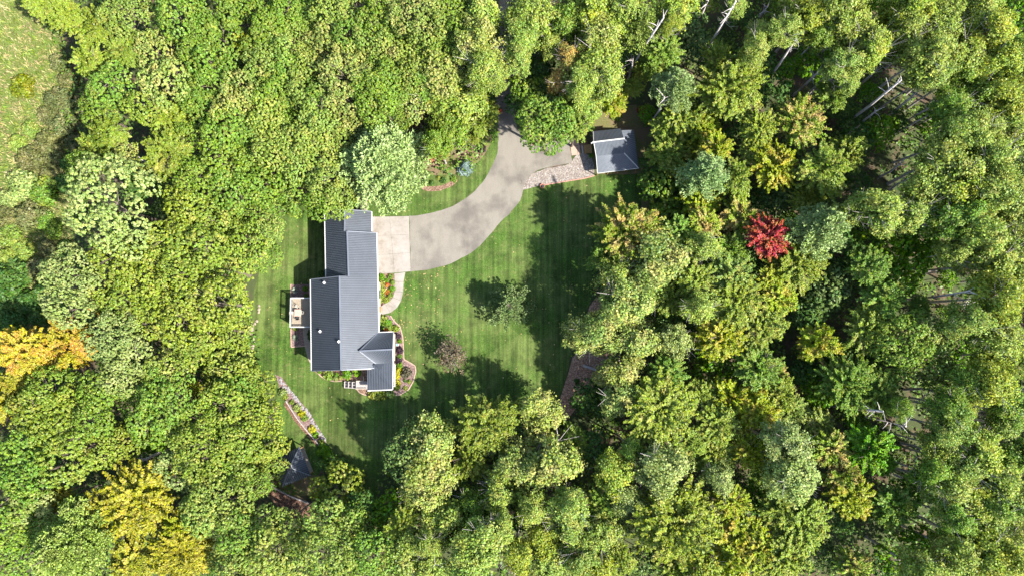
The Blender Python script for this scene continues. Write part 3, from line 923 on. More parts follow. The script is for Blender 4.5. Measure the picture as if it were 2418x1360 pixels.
    for yy in (E0.y - 2.1, E0.y - 5.4):
        d = MB().box((gx + 0.03, yy, 1.15), (0.06, 2.8, 2.3)).build('garage_door', MAT['white'], root)
        for k in range(4):
            MB().box((gx + 0.07, yy, 0.32 + k * 0.55), (0.03, 2.7, 0.5)).build('panel', MAT['white'], d)
    d = MB().box((nE0.x - ov + 0.03, (nE0.y + nE1.y) / 2 - 0.1, 1.15), (0.06, 2.6, 2.3)).build('garage_door', MAT['white'], root)
    for yy in (y0 - 2.5, y0 - 9.8, y0 - 13):
        w = MB().box((mW0.x + ov - 0.02, yy, 1.5), (0.08, 1.6, 1.4)).build('window', MAT['white'], root)
        MB().box((mW0.x + ov - 0.055, yy, 1.5), (0.03, 1.4, 1.2)).build('pane', MAT['glass'], w)
    # roof vents
    for (x, y, z) in ((766.5, 668, 4.75), (756.8, 782, 4.15), (801, 806, 6.3)):
        p = P(x, y, z)
        v = MB().box((p.x, p.y, p.z + 0.05), (0.34, 0.34, 0.44), rz=0.75).build('roof_vent', MAT['white'], root)
        MB().box((p.x, p.y, p.z + 0.30), (0.40, 0.40, 0.06), rz=0.75).build('vent_cap', MAT['white'], v)
    return root
build_house()

# ------------------------------------------------------------------ deck behind the house
def build_deck():
    FL, RT = -0.05, 0.95
    c = [P(684.5, 703.5, RT), P(738, 702.6, RT), P(738, 771.8, RT), P(686.6, 773, RT)]
    x0 = (c[0].x + c[3].x) / 2; x1 = c[1].x; ya = c[0].y; yb = c[2].y
    root = thing('deck', 'raised wooden deck with white railing on the back of the house', 'deck', ((x0 + x1) / 2, (ya + yb) / 2, -2.5))
    n = 30
    for i in range(n):
        xx0 = x0 + (x1 - x0) * i / n; xx1 = x0 + (x1 - x0) * (i + 1) / n - 0.008
        MB().prism([(xx0, yb), (xx1, yb), (xx1, ya), (xx0, ya)], FL - 0.04, FL + random.uniform(-0.003, 0.003)).build('board', MAT['deck'], root)
    fr = MB()
    for a, b in (((x0, ya), (x1, ya)), ((x0, yb), (x1, yb)), ((x0, ya), (x0, yb))):
        fr.bar((a[0], a[1], FL - 0.16), (b[0], b[1], FL - 0.16), 0.06, 0.22)
    fr.build('frame', MAT['deck'], root)
    for a, b in (((x0, ya), (x1, ya)), ((x0, yb), (x1, yb)), ((x0, ya + 0.08), (x0, yb - 0.08))):
        MB().bar((a[0], a[1], RT - 0.03), (b[0], b[1], RT - 0.03), 0.17, 0.06).build('rail', MAT['white'], root)
    mb = MB()
    for (a, b, k) in (((x0, ya), (x1, ya), 26), ((x0, yb), (x1, yb), 26), ((x0, ya), (x0, yb), 36)):
        for i in range(k):
            t = (i + 0.5) / k
            mb.box((a[0] + (b[0] - a[0]) * t, a[1] + (b[1] - a[1]) * t, (FL + RT) / 2 - 0.03), (0.035, 0.035, RT - FL - 0.06))
    b = mb.build('balusters', MAT['white'], root); b['kind'] = 'stuff'
    for x, y in ((x0 + 0.05, ya - 0.05), (x0 + 0.05, yb + 0.05), (x0 + 0.05, (ya + yb) / 2), (x1 - 0.3, ya - 0.05), (x1 - 0.3, yb + 0.05)):
        MB().box((x, y, -0.85), (0.14, 0.14, 3.5)).build('post', MAT['white'], root)
    # table with four tiles, four chairs
    tc = P(703, 738, FL + 0.73)
    t = thing('patio_table', 'square table with four pink top tiles on the back deck', 'table', (tc.x, tc.y, FL))
    for sx in (-1, 1):
        for sy in (-1, 1):
            MB().box((tc.x + sx * 0.29, tc.y + sy * 0.29, FL + 0.73), (0.55, 0.55, 0.03)).build('tile', MAT['tile'], t)
            MB().box((tc.x + sx * 0.5, tc.y + sy * 0.5, FL + 0.35), (0.06, 0.06, 0.70)).build('leg', MAT['dark'], t)
    MB().box((tc.x, tc.y, FL + 0.705), (1.2, 1.2, 0.025)).build('frame', MAT['cream'], t)
    spots = [((701, 723.5), -0.5, 'cream', 'cream patio chair with its back turned askew, above the deck table'),
             ((689.8, 739), math.pi / 2, 'cream', 'cream patio chair between the deck table and the outer railing'),
             ((702.6, 751), math.pi, 'dark', 'dark patio chair pushed in below the deck table'),
             ((715, 738), -math.pi / 2, 'cream', 'pale patio chair on the house side of the deck table')]
    for (px, py), rz, m, lab in spots:
        p = P(px, py, FL + 0.45)
        ch = thing('patio_chair', lab, 'chair', (p.x, p.y, FL), rz, 'chairs around the deck table')
        def part(name, c, s, tilt=None):
            o = link(name, MB().box(c, s, tilt=tilt).mesh(name), MAT[m], ch)
        part('seat', (0, 0, 0.44), (0.5, 0.5, 0.05))
        part('backrest', (0, 0.26, 0.72), (0.5, 0.05, 0.5), Matrix.Rotation(-0.2, 3, 'X'))
        for sx in (-1, 1):
            for sy in (-1, 1): part('leg', (sx * 0.21, sy * 0.21, 0.21), (0.05, 0.05, 0.42))
            part('armrest', (sx * 0.27, 0, 0.64), (0.05, 0.48, 0.04))
build_deck()

# ------------------------------------------------------------------ steps beside the porch
def build_porch_steps():
    a, b = P(809.5, 901, 0.0), P(840.5, 916.5, 0.0)
    l0, l1 = P(840.5, 899.5, 0.3), P(868, 916.3, 0.3)
    root = thing('porch_steps', 'timber steps with dark mats leading up to the porch landing', 'steps', (a.x, b.y, -0.7))
    n = 3; w = (l0.x - a.x) / n
    gz = T(a.x) 
    for i in range(n):
        x0 = a.x + w * i; zt = gz + 0.22 + (0.3 - gz - 0.22) * (i + 0.3) / n
        st = MB().prism([(x0, b.y), (x0 + w - 0.015, b.y), (x0 + w - 0.015, a.y), (x0, a.y)], gz - 0.3, zt).build('tread', MAT['greywood'], root)
        for k in range(2):
            yc = a.y + (b.y - a.y) * (0.27 + 0.46 * k)
            MB().box((x0 + w * 0.55, yc, zt + 0.012), (w * 0.62, abs(a.y - b.y) * 0.36, 0.02)).build('mat', MAT['dark'], st)
    k = 10; bw = (l1.x - l0.x) / k
    for i in range(k):
        MB().prism([(l0.x + bw * i, l1.y), (l0.x + bw * (i + 1) - 0.012, l1.y), (l0.x + bw * (i + 1) - 0.012, l0.y), (l0.x + bw * i, l0.y)], 0.22, 0.30).build('board', MAT['greywood'], root)
    MB().bar((l0.x, l1.y - 0.05, 0.62), (l1.x, l1.y - 0.05, 0.62), 0.12, 0.06).build('rail', MAT['cream'], root)
    MB().bar((l0.x + 0.1, l0.y + 0.05, 0.62), (l0.x + 1.35, l0.y + 0.05, 0.62), 0.12, 0.06).build('rail', MAT['cream'], root)
    MB().bar((l0.x + 1.4, l0.y + 0.05, 0.62), (l0.x + 1.4, l0.y + 0.85, 0.62), 0.12, 0.06).build('rail', MAT['cream'], root)
    for x, y in ((l0.x, l1.y - 0.05), (l0.x + 1.4, l0.y + 0.85), (l0.x + 0.1, l0.y + 0.05)):
        MB().box((x, y, 0.1), (0.09, 0.09, 1.0)).build('post', MAT['cream'], root)
build_porch_steps()

# ------------------------------------------------------------------ shed by the gravel
def build_shed():
    root = thing('shed', 'tan shed under a grey metal roof with wrap-around lean-to by the gravel', 'shed', G(1450, 360))
    r0, r1 = P(1402, 337, 4.7), P(1473, 327.8, 4.7)
    n0, n1 = P(1400.5, 311.5, 3.1), P(1465, 304.3, 3.1)
    k0, k1 = P(1407.6, 369.6, 3.1), P(1473.6, 362.2, 3.1)
    s0, s1 = P(1411, 410, 2.35), P(1508, 398, 2.35)
    e0 = P(1497, 308.3, 2.35); m0 = P(1468, 309, 3.1)
    roof = bpy.data.objects.new('roof', None); COL.objects.link(roof); roof.parent = root
    roof.matrix_parent_inverse = world_of(root).inverted()
    def sl(q, n, rib=True):
        MB().slab(q, 0.09).build('roof_slope', MAT['shedroof'], roof)
        if rib: ribs_on(q, n, 0.06, 0.05, 'roof_ribs', roof, MAT['shedrib'])
    sl([n0, n1, r1, r0], 22); sl([k0, k1, r1, r0], 22); sl([s0, s1, k1, k0], 30); sl([e0, s1, k1, m0], 16)
    MB().bar(r0 + Vector((-0.25, 0, 0.04)), r1 + Vector((0.1, 0, 0.04)), 0.2, 0.06).build('ridge_cap', MAT['white'], roof)
    MB().bar(k1 + Vector((0, 0, 0.04)), s1 + Vector((0, 0, 0.04)), 0.14, 0.05).build('hip_cap', MAT['white'], roof)
    for a, b in ((r0, k0), (k0, s0), (n0, r0), (s0, s1)):
        MB().bar(a, b, 0.08, 0.12).build('rake_trim', MAT['white'], roof)
    # walls under the main gable
    ax = (r1 - r0).normalized(); pr = Vector((ax.y, -ax.x, 0))
    a = Vector((n0.x, n0.y, 0)) + ax * 0.3 + pr * 0.2; b = Vector((n1.x, n1.y, 0)) - ax * 0.1 + pr * 0.2
    c = Vector((k1.x, k1.y, 0)) - ax * 0.1 - pr * 0.1; d = Vector((k0.x, k0.y, 0)) + ax * 0.3 - pr * 0.1
    MB().prism([(p.x, p.y) for p in (a, b, c, d)], 0, 3.0).build('wall', MAT['tanwall'], root)
    a3, d3, r3 = a + Vector((0, 0, 3.0)), d + Vector((0, 0, 3.0)), Vector((r0.x, r0.y, 4.55)) + ax * 0.3
    MB().add([a3, d3, r3, a3 + ax * 0.12, d3 + ax * 0.12, r3 + ax * 0.12], [(0, 1, 2), (5, 4, 3), (0, 3, 4, 1), (1, 4, 5, 2), (2, 5, 3, 0)]).build('gable_wall', MAT['tanwall'], root)
    dm = a.lerp(d, 0.62)
    door = MB().bar(dm - pr * 0.75 + Vector((0, 0, 1.05)) - ax * 0.03, dm + pr * 0.75 + Vector((0, 0, 1.05)) - ax * 0.03, 0.08, 2.1).build('door', MAT['cedar'], root)
    MB().box(tuple(dm + pr * 0.55 - ax * 0.1 + Vector((0, 0, 1.0))), (0.06, 0.06, 0.2)).build('handle', MAT['dark'], door)
    for t in (0.02, 0.28, 0.52, 0.76, 0.97):
        p = s0.lerp(s1, t)
        MB().box((p.x, p.y + 0.15, 1.12), (0.13, 0.13, 2.24)).build('post', MAT['cedar'], root)
    lp = r0 + Vector((-0.32, 0.0, -0.35))
    MB().lathe([(0.0, 0.12), (0.12, 0.1), (0.16, -0.05), (0.0, -0.08)], lp, 10).build('lamp', MAT['white'], root)
    # plank ramp
    rr = thing('ramp', 'short golden plank ramp up to the shed door', 'ramp', G(1388, 352))
    q = [P(1379.0, 344.5, 0.12), P(1397, 341.6, 0.42), P(1398, 361.5, 0.42), P(1380, 363.3, 0.12)]
    for i in range(7):
        t0, t1 = i / 7, (i + 1) / 7 - 0.012
        MB().slab([q[0].lerp(q[1], t0), q[0].lerp(q[1], t1), q[3].lerp(q[2], t1), q[3].lerp(q[2], t0)], 0.06).build('plank', MAT['cedar'], rr)
    for A_, B_ in ((q[0], q[1]), (q[3], q[2])):
        MB().bar(A_ + Vector((0, 0, 0.02)), B_ + Vector((0, 0, 0.02)), 0.10, 0.10).build('edge_board', MAT['cedar'], rr)
    MB().bar(P(1374.5, 345.0, 0.06), P(1376.5, 363.5, 0.06), 0.30, 0.10).build('threshold', MAT['greywood'], rr)
MAT['shedroof'] = roof_mat('pale_shed_metal', (0.055, 0.065, 0.078))
MAT['shedrib'] = roof_mat('pale_shed_rib', (0.115, 0.125, 0.14))
build_shed()

# ------------------------------------------------------------------ gazebo
def build_gazebo():
    gz = -2.5
    ne, se, sw, nw = (G(707.5, 1055, 2.5), G(733.5, 1122, 2.5), G(667, 1148.5, 2.5), G(642, 1083, 2.5))
    apex = G(683.5, 1103, 4.6)
    root = thing('gazebo', 'square gazebo with a dark pyramid roof and small cupola', 'gazebo', (apex.x, apex.y, gz))
    cs = [ne, se, sw, nw]
    roof = bpy.data.objects.new('roof', None); COL.objects.link(roof); roof.parent = root
    roof.matrix_parent_inverse = world_of(root).inverted()
    for i in range(4):
        a, b = cs[i], cs[(i + 1) % 4]
        MB().slab([a, b, apex], 0.1).build('roof_slope', MAT['roof'], roof)
        mb = MB(); n = 15
        nrm = (b - a).cross(apex - a).normalized(); nrm = nrm if nrm.z > 0 else -nrm
        mid = (a + b) / 2; up = (apex - mid)
        for k in range(1, n):
            p = a.lerp(b, k / n); s = 1 - abs(2 * k / n - 1)
            mb.bar(p + nrm * 0.02, p + up * s + nrm * 0.02, 0.07, 0.05)
        o = mb.build('roof_ribs', MAT['rib'], roof); o['kind'] = 'stuff'
        MB().bar(a + Vector((0, 0, 0.04)), apex + Vector((0, 0, 0.04)), 0.14, 0.05).build('hip_cap', MAT['ridge'], roof)
        d = (apex - a); p = a + d * 0.10
        MB().box((p.x, p.y, gz + 1.2), (0.16, 0.16, 2.4)).build('post', MAT['cedar'], root)
    ang = math.atan2((se - ne).y, (se - ne).x)
    cup = bpy.data.objects.new('cupola', None); COL.objects.link(cup); cup.parent = root; cup.matrix_parent_inverse = world_of(root).inverted()
    mb = MB().box((apex.x, apex.y, apex.z + 0.02), (0.74, 0.74, 0.55), rz=ang); mb.build('cupola_wall', MAT['white'], cup)
    MB().box((apex.x + 0.06, apex.y + 0.02, apex.z + 0.33), (0.76, 0.76, 0.07), rz=ang).build('cupola_roof', MAT['dark'], cup)
    fl = [tuple((c - apex) * 0.92 + apex)[:2] for c in cs]
    MB().prism(fl, gz + 0.005, gz + 0.12).build('floor', MAT['path'], root)
build_gazebo()
# ------------------------------------------------------------------ where every tree stands: photo x, y, crown radius, sort, colour
TREES = '''
105 12 46 M lime;165 42 50 M lime;240 68 64 M lime;312 35 64 O olive;215 148 54 M lime;298 120 44 M lime;262 205 54 O mid;235 268 42 O mid
375 128 50 O tan;398 198 58 O tan;345 250 46 O lime;405 285 62 M lime;255 318 60 M lime;420 45 54 O mid;510 28 54 O mid;575 12 46 O mid
480 78 42 O mid;530 100 54 O mid;500 150 54 O mid;590 105 44 M gold;505 205 48 O mid;575 215 50 O tan;490 258 46 O mid;557 262 48 O tan
535 308 54 O mid;590 305 46 O mid;455 235 36 O mid;455 120 36 O mid;440 335 36 O mid
619 15 42 O mid;672 32 44 O mid;724 35 42 O mid;784 25 48 O olive;842 22 46 O olive;899 45 50 O mid;639 62 44 O mid;704 72 40 O olive;744 70 38 O mid
794 68 42 O olive;829 82 44 O mid;884 85 46 O olive;924 88 40 O mid;979 32 66 O tan;1014 78 52 O olive;1066 25 44 O mid;1134 38 62 A olive;1079 76 44 O mid
629 108 46 O mid;679 120 46 O olive;779 115 58 O tan;740 104 36 O tan;824 142 44 O tan;917 128 54 O tan;979 135 52 O olive;1029 128 44 O mid
1129 118 62 A tan;1141 165 60 A olive;1100 152 46 A olive;1170 182 40 A olive;627 150 46 O olive;679 162 48 O mid;724 152 42 O olive;744 196 56 O olive
812 182 46 O tan;917 172 48 O mid;967 187 44 O olive;1029 182 52 O tan;911 205 46 O mid;1009 208 50 A mid;870 190 42 O olive;865 130 38 O olive
619 195 40 O mid;654 222 48 O mid;690 240 42 O olive;754 235 50 O mid;824 240 42 O tan;886 222 48 O mid;891 252 46 O mid;974 252 40 O tan;1079 252 68 A olive
1066 297 60 A mid;642 258 50 O olive;709 282 48 O mid;759 272 46 O olive;819 276 42 O tan;634 302 46 O olive;686 305 44 O mid;744 312 50 O olive;792 320 40 O olive
940 215 36 O mid;940 275 36 O mid;1035 345 40 A mid
905 380 98 P blue
1124 225 30 M lime;1149 268 34 M lime;1137 298 30 M lime;1115 330 18 M lime
1253 45 66 A olive;1230 95 50 A olive;1328 58 50 A mid;1222 140 38 A olive;1408 32 62 A gold;1445 62 50 A gold;1420 98 52 A tan;1342 145 44 A peach;1318 195 34 A peach
1408 155 64 A olive;1430 192 52 A olive;1372 205 50 A olive;1370 250 54 A olive;1245 208 42 U mid;1235 250 38 U dark;1290 238 42 U deep;1270 290 48 O mid;1318 288 50 O mid
1290 328 48 O mid;1363 298 40 M lime;1390 268 32 M lime;1447 242 36 M gold;1433 218 32 M lime;1300 110 36 A olive;1275 170 36 U dark
1515 58 50 P soft;1470 112 32 U dark;1598 20 58 A gold;1588 62 30 A gold;1683 15 42 U mid;1738 15 50 A olive;1570 118 46 M mid;1628 82 50 U deep;1638 112 42 U deep
1695 82 46 U mid;1753 50 42 U dark;1795 85 42 A olive;1783 115 38 A olive;1515 170 40 M lime;1495 208 38 M lime;1545 150 38 M mid;1598 200 50 P blue
1725 210 82 M lime;1700 148 50 M lime;1608 278 50 M lime;1658 302 46 M gold;1640 338 50 M lime;1598 322 46 M lime;1745 295 36 U dark;1793 300 46 M lime;1528 268 26 U bright
1480 20 40 A olive;1660 165 36 U dark;1800 155 36 U dark;1565 300 34 M lime
1837 42 46 U mid;1900 50 56 A gold;1987 25 62 A olive;2000 68 60 A olive;2040 100 56 A olive;2057 128 44 A gold;1845 80 50 A olive;1862 172 46 U mid;1917 150 42 U mid
1987 162 48 A olive;2002 190 42 A olive;1962 225 40 M mid;1885 290 72 M pink;2075 30 38 U mid;2137 30 60 A gold;2125 82 60 A olive;2222 38 56 A olive;2287 32 60 A olive
2325 75 56 A gold;2225 64 46 A olive;2382 32 56 U mid;2187 140 62 A olive;2275 138 60 A olive;2337 162 56 A gold;2395 130 46 A mid;2200 182 44 A olive;2262 188 50 A mid
2345 245 60 A gold;2300 225 50 A mid;2400 200 46 A olive;2237 250 46 A mid;2262 315 58 A olive;2395 295 50 A olive;2137 232 40 U mid;2050 222 46 U mid;2187 288 42 U mid
2075 315 42 U mid;1990 265 40 U dark;2025 322 42 U dark;1940 85 36 A mid;2110 290 36 U dark;1830 225 36 U dark;2330 305 40 A olive
1845 394 42 M gold;1945 402 62 M lime;2000 365 50 M lime;1841 456 40 U deep;1907 475 40 M lime;1945 540 64 P blue;1882 622 66 M lime;2070 502 60 A olive;2011 498 40 A olive
2152 506 46 A olive;2227 382 74 A olive;2194 435 60 A olive;2260 452 60 A gold;2330 382 60 A olive;2330 456 64 A olive;2393 402 50 A olive;2248 518 56 A mid;2393 498 56 A olive
2310 560 62 A olive;2393 572 50 A olive;2248 597 50 A olive;2330 622 62 A olive;2102 572 54 U mid;2052 556 40 U mid;2165 572 46 U mid;2135 622 50 U mid;2052 630 48 M mid
1986 597 42 U dark;1978 668 44 U deep;2102 668 46 U mid;2020 440 36 U dark;2230 655 44 U mid;2395 650 44 A olive;2090 420 40 U dark;2130 440 34 U dark
1942 700 54 U deep;2082 702 52 M mid;1930 808 54 M gold;2045 780 56 M lime;2170 725 42 M mid;1912 742 42 U dark;2137 808 72 O mid;2187 838 58 O olive;2225 892 58 O mid;2162 775 44 O sage
2000 905 70 M mid;2075 925 60 M mid;1932 920 42 U mid;2350 700 64 A gold;2287 762 52 A olive;2350 792 64 A olive;2362 842 56 A gold;2337 905 60 A gold;2275 968 64 A gold
2237 960 50 A mid;2125 962 48 A mid;2387 955 50 A mid;2375 995 46 A olive;2025 1005 46 U bright;2237 1008 50 A olive;1900 880 34 U dark;2240 740 42 U mid;2400 870 46 A olive;2280 830 40 U mid
2290 905 40 A mid;1985 840 34 U dark;2080 850 36 U dark;2165 935 34 U bright
1475 718 70 A tan;1412 788 62 A tan;1375 790 44 A tan;1500 805 64 A tan;1462 875 62 A tan;1460 930 54 A tan;1592 805 48 A sage;1647 725 50 A olive;1582 705 46 M lime;1582 752 34 U dark
1737 712 60 M lime;1837 705 42 M gold;1800 762 64 M lime;1700 800 56 M gold;1762 812 40 M olive;1575 880 48 M mid;1687 855 50 U bright;1787 867 54 M mid;1832 880 30 M pink;1395 940 42 U dark
1562 967 80 M lime;1725 942 62 M gold;1787 967 60 M gold;1655 937 42 M lime;1690 1000 50 M lime;1837 930 46 M lime;1870 967 36 M olive;1350 1022 28 M lime;1640 800 34 U dark;1640 880 34 U mid
1575 365 50 M lime;1690 352 46 M gold;1670 412 50 P blue;1542 395 30 U dark;1570 445 52 U mid;1657 475 50 M gold;1732 422 50 M lime;1825 395 56 M gold;1845 457 40 U deep;1587 505 40 U mid
1662 530 42 M pink;1745 510 46 M pink;1605 550 46 M mid;1812 562 50 M red;1482 548 76 M pink;1545 622 80 A tan;1662 582 44 A olive;1725 592 46 M mid;1720 652 54 M olive;1645 660 46 M lime
1820 662 40 M gold;1455 652 46 A olive;1420 615 34 M mid;1790 485 36 U dark;1780 350 38 M lime;1760 610 36 U dark;1535 700 44 A olive;1545 450 30 U dark;1860 535 30 U bright
225 358 50 M lime;400 370 58 M lime;205 400 42 O mid;300 375 40 O tan;268 490 110 O sage;288 612 56 O lime;450 490 54 O lime;487 515 54 O lime;412 565 54 O lime;525 390 60 O mid
462 427 48 O mid;562 452 52 O mid;550 527 54 O lime;582 577 52 O lime;475 590 60 O lime;375 615 54 O lime;262 655 50 O lime;437 645 54 O lime;537 640 60 O lime;350 668 48 O lime
615 505 44 O mid;640 545 38 O olive;618 435 48 O mid;630 610 38 O mid;595 365 44 O mid;655 360 50 O olive;712 340 44 O olive;660 420 46 O mid;715 395 48 O olive;770 365 46 O olive
715 455 46 O mid;770 425 46 O olive;760 480 40 O mid;800 472 44 O olive;670 470 40 O mid;340 440 34 U dark;395 470 30 U deep
170 655 62 O sage;160 728 54 O sage;60 830 66 M orange;165 812 62 M orange;275 800 64 O sage;298 760 44 O sage;320 835 46 O sage;230 722 20 M orange
300 705 54 O lime;375 718 50 O lime;450 712 50 O lime;537 718 58 O lime;425 767 54 O lime;487 792 54 O lime;550 780 44 O lime;362 762 40 O lime;450 822 46 O lime
410 875 56 O olive;288 892 48 O sage;400 942 68 O mid;375 985 60 O mid;12 950 50 M golden;30 905 36 M golden;125 930 64 O mid;88 970 54 O lime;175 955 50 O lime;237 930 46 O mid
137 1000 54 O lime;225 985 50 O mid;550 875 54 O olive;562 930 58 O mid;525 955 50 O lime;575 992 60 O lime;475 992 50 O mid;462 917 22 M gold;512 842 34 U dark
600 905 44 O lime;628 985 44 O lime;320 950 36 O mid
75 1057 60 O mid;162 1070 60 O lime;237 1060 46 O lime;287 1045 42 O lime;357 1045 32 U bright;475 1057 68 O lime;562 1042 56 O lime;425 1105 46 O sage;550 1090 46 O mid
330 1178 86 M golden;235 1205 54 M golden;142 1178 34 M golden;320 1320 60 M golden;430 1300 72 M golden;75 1120 60 O mid;30 1172 56 O mid;82 1185 50 O sage;25 1248 50 O mid
150 1300 82 P soft;190 1235 34 P soft;15 1330 50 O mid;525 1170 72 O olive;490 1208 54 O olive;562 1258 50 O mid;550 1298 50 O olive;562 1342 50 O olive;420 1240 40 M gold
90 1245 40 O mid;480 1345 36 U dark;605 1105 34 O lime
637 1045 44 O lime;645 1098 36 O lime;612 1148 30 O mid;629 1245 50 O olive;676 1235 40 O olive;654 1290 60 O olive;619 1335 50 O olive
799 1170 58 O lime;779 1228 54 O olive;822 1232 40 O mid;786 1110 32 U dark;824 1122 24 U dark;856 1192 34 U dark;929 1200 46 U bright;949 1240 44 M lime;892 1240 40 U mid
961 1070 58 O deep;1016 1045 64 A tan;1016 1108 68 A tan;1004 1160 58 A tan;1150 1000 72 M lime;1110 1085 54 M lime;1179 1158 50 A olive;1049 1232 58 A olive;1116 1200 48 A mid
1141 1270 60 A olive;1116 1320 58 A olive;949 1315 58 A olive;879 1308 50 O mid;779 1315 68 O olive;826 1345 42 O mid;1016 1342 50 A olive;854 1272 34 U dark;1190 1245 36 A olive;710 1335 44 O olive
720 1275 34 U dark;1015 1285 40 A olive;1070 1150 36 U dark
1303 1085 82 A tan;1228 1095 54 A tan;1275 968 58 A tan;1358 1045 34 M mid;1445 1115 58 A gold;1558 1102 68 A sage;1683 1065 60 M lime;1770 1065 50 M gold;1695 1130 44 A sage;1490 1057 32 A mid
1345 1195 50 A olive;1258 1200 48 A olive;1333 1230 50 A olive;1420 1258 52 A olive;1283 1272 48 A gold;1420 1195 40 M mid;1478 1175 40 A sage;1370 1300 48 A olive;1408 1335 50 A gold
1223 1310 46 A gold;1295 1335 50 A olive;1595 1232 104 M lime;1463 1320 40 M lime;1520 1320 40 U deep;1728 1182 46 M gold;1788 1170 40 U bright;1745 1270 60 M gold;1720 1318 58 M gold;1790 1295 50 M gold
1658 1348 46 A gold;1590 1340 44 M lime;1625 1040 44 M lime;1400 1050 40 U dark;1215 1215 34 U dark
1850 1045 54 A sage;1874 1125 64 A sage;1962 1060 50 M pink;1990 1120 46 M pink;2007 1172 54 M gold;2050 1060 64 M bright;2090 1097 40 M bright;2212 1050 60 A olive;2287 1057 60 A gold
2200 1120 50 A mid;2287 1100 46 A olive;2237 1148 54 A olive;2337 1120 60 A olive;2387 1070 50 A mid;2287 1178 50 A gold;2387 1170 56 A olive;2112 1192 60 M mid;2250 1220 48 A mid;2337 1210 50 A mid
2137 1165 36 U mid;1887 1225 74 M lime;1837 1195 50 M lime;1850 1320 60 M lime;1975 1225 30 U dark;2012 1335 50 M pink;2125 1310 46 U mid;2187 1290 50 U mid;2250 1298 54 A olive;2337 1298 60 A gold
2175 1342 50 A olive;2300 1342 54 A olive;2387 1258 46 A olive;1940 1310 36 U deep;2395 1345 46 A olive;2070 1345 36 U dark;1800 1115 40 M lime;1930 1000 40 M olive
'''
SCRUB = '''
60 208 34 goldbush;142 150 24 scrub;165 190 26 scrub;140 235 30 scrub;170 262 28 scrub;150 300 30 scrub;120 338 34 scrub;75 378 34 scrub;135 365 34 scrub;62 440 44 sage;112 452 40 mid
82 512 40 scrub;20 515 30 scrub;30 560 36 olive;160 590 26 dark;38 655 48 dark;95 640 34 scrub;110 520 26 mid;125 410 30 scrub;160 430 28 dark;25 470 28 sage;60 590 28 olive;20 610 26 olive
20 700 36 dark;70 715 34 dark;35 760 34 dark;95 745 26 dark;115 585 24 scrub;130 545 26 mid;180 340 26 scrub;165 385 26 dark;45 340 24 olive;75 305 22 olive;110 690 28 dark;115 275 24 scrub
'''
# ------------------------------------------------------------------ the woods: every tree a thing of its own
def parse(s):
    out = []
    for line in s.strip().splitlines():
        for e in line.split(';'):
            w = e.split()
            if len(w) == 5: out.append((float(w[0]), float(w[1]), float(w[2]), w[3], w[4]))
            elif len(w) == 4: out.append((float(w[0]), float(w[1]), float(w[2]), 'S', w[3]))
    return out
KIND = {'O': ('oak_tree', 'oak', 'oaks of the wood'), 'M': ('maple_tree', 'maple', 'maples of the wood'), 'A': ('aspen_tree', 'aspen', 'aspens of the wood'),
        'P': ('pine_tree', 'pine', 'pines of the wood'), 'U': ('understory_tree', 'sapling', 'saplings below the taller trees'), 'S': ('scrub_bush', 'scrub bush', 'bushes of the meadow edge')}
WORD = {'lime': 'yellow-green', 'mid': 'mid green', 'olive': 'pale olive', 'tan': 'tan-tipped', 'sage': 'silvery green', 'gold': 'golden green', 'orange': 'orange', 'red': 'crimson',
        'pink': 'pink-tipped', 'dark': 'dark green', 'deep': 'deep bluish-green', 'bright': 'bright green', 'blue': 'blue-green', 'soft': 'soft green', 'yolive': 'yellowish olive', 'scrub': 'dull grey-green', 'brown': 'brown', 'goldbush': 'mustard green', 'golden': 'golden yellow', 'peach': 'peach-orange'}
def col_phrase(x, y):
    if x < 150: return 'by the left edge'
    if x < 400: return 'far left of the house'
    if x < 620: return 'left of the house'
    if x < 930: return 'above the house' if y < 700 else 'below the house'
    if x < 1200: return 'above the lawn' if y < 600 else 'below the lawn'
    if x < 1400: return 'right of the driveway mouth' if y < 600 else 'below the mulch bed'
    if x < 1560: return 'over the shed' if y < 320 else 'right beside the clearing'
    if x < 1760: return 'right of the clearing'
    if x < 2000: return 'in the crimson maple column'
    if x < 2230: return 'in the right woods'
    return 'by the right edge'
def row_phrase(y):
    if y < 120: return 'near the top edge'
    if y < 260: return 'one row above the shed'
    if y < 420: return 'level with the shed'
    if y < 580: return 'level with the garage'
    if y < 740: return 'level with the deck'
    if y < 900: return 'level with the cross gable'
    if y < 1040: return 'level with the rock bed'
    if y < 1180: return 'level with the gazebo'
    return 'near the bottom edge'
TRUNKS = [((1990, 297), (2128, 190)), ((2087, 280), (2166, 218)), ((2133, 707), (2290, 687)), ((2003, 975), (2140, 1006)), ((2160, 1212), (2222, 1244)), ((1488, 167), (1567, 43)), ((1654, 147), (1738, 4)),
          ((1800, 207), (1880, 92)), ((2178, 640), (2287, 628)), ((1894, 236), (1965, 168)), ((1877, 223), (1928, 175)), ((2027, 206), (2070, 166)), ((2133, 291), (2204, 250)), ((2078, 418), (2130, 384)),
          ((2096, 452), (2142, 424)), ((2228, 724), (2296, 715)), ((2140, 919), (2212, 923)), ((2135, 938), (2184, 946)), ((1970, 958), (2085, 971)), ((2280, 988), (2348, 1000)), ((2130, 1046), (2190, 1066)),
          ((2095, 1095), (2164, 1116)), ((2114, 1121), (2160, 1136)), ((1482, 192), (1494, 142)), ((1536, 290), (1569, 230)), ((1641, 50), (1672, 2)), ((1776, 60), (1812, 16))]
def seg_dist(x, y, a, b):
    dx, dy = b[0] - a[0], b[1] - a[1]
    t = max(0, min(1, ((x - a[0]) * dx + (y - a[1]) * dy) / (dx * dx + dy * dy)))
    return math.hypot(x - a[0] - t * dx, y - a[1] - t * dy)
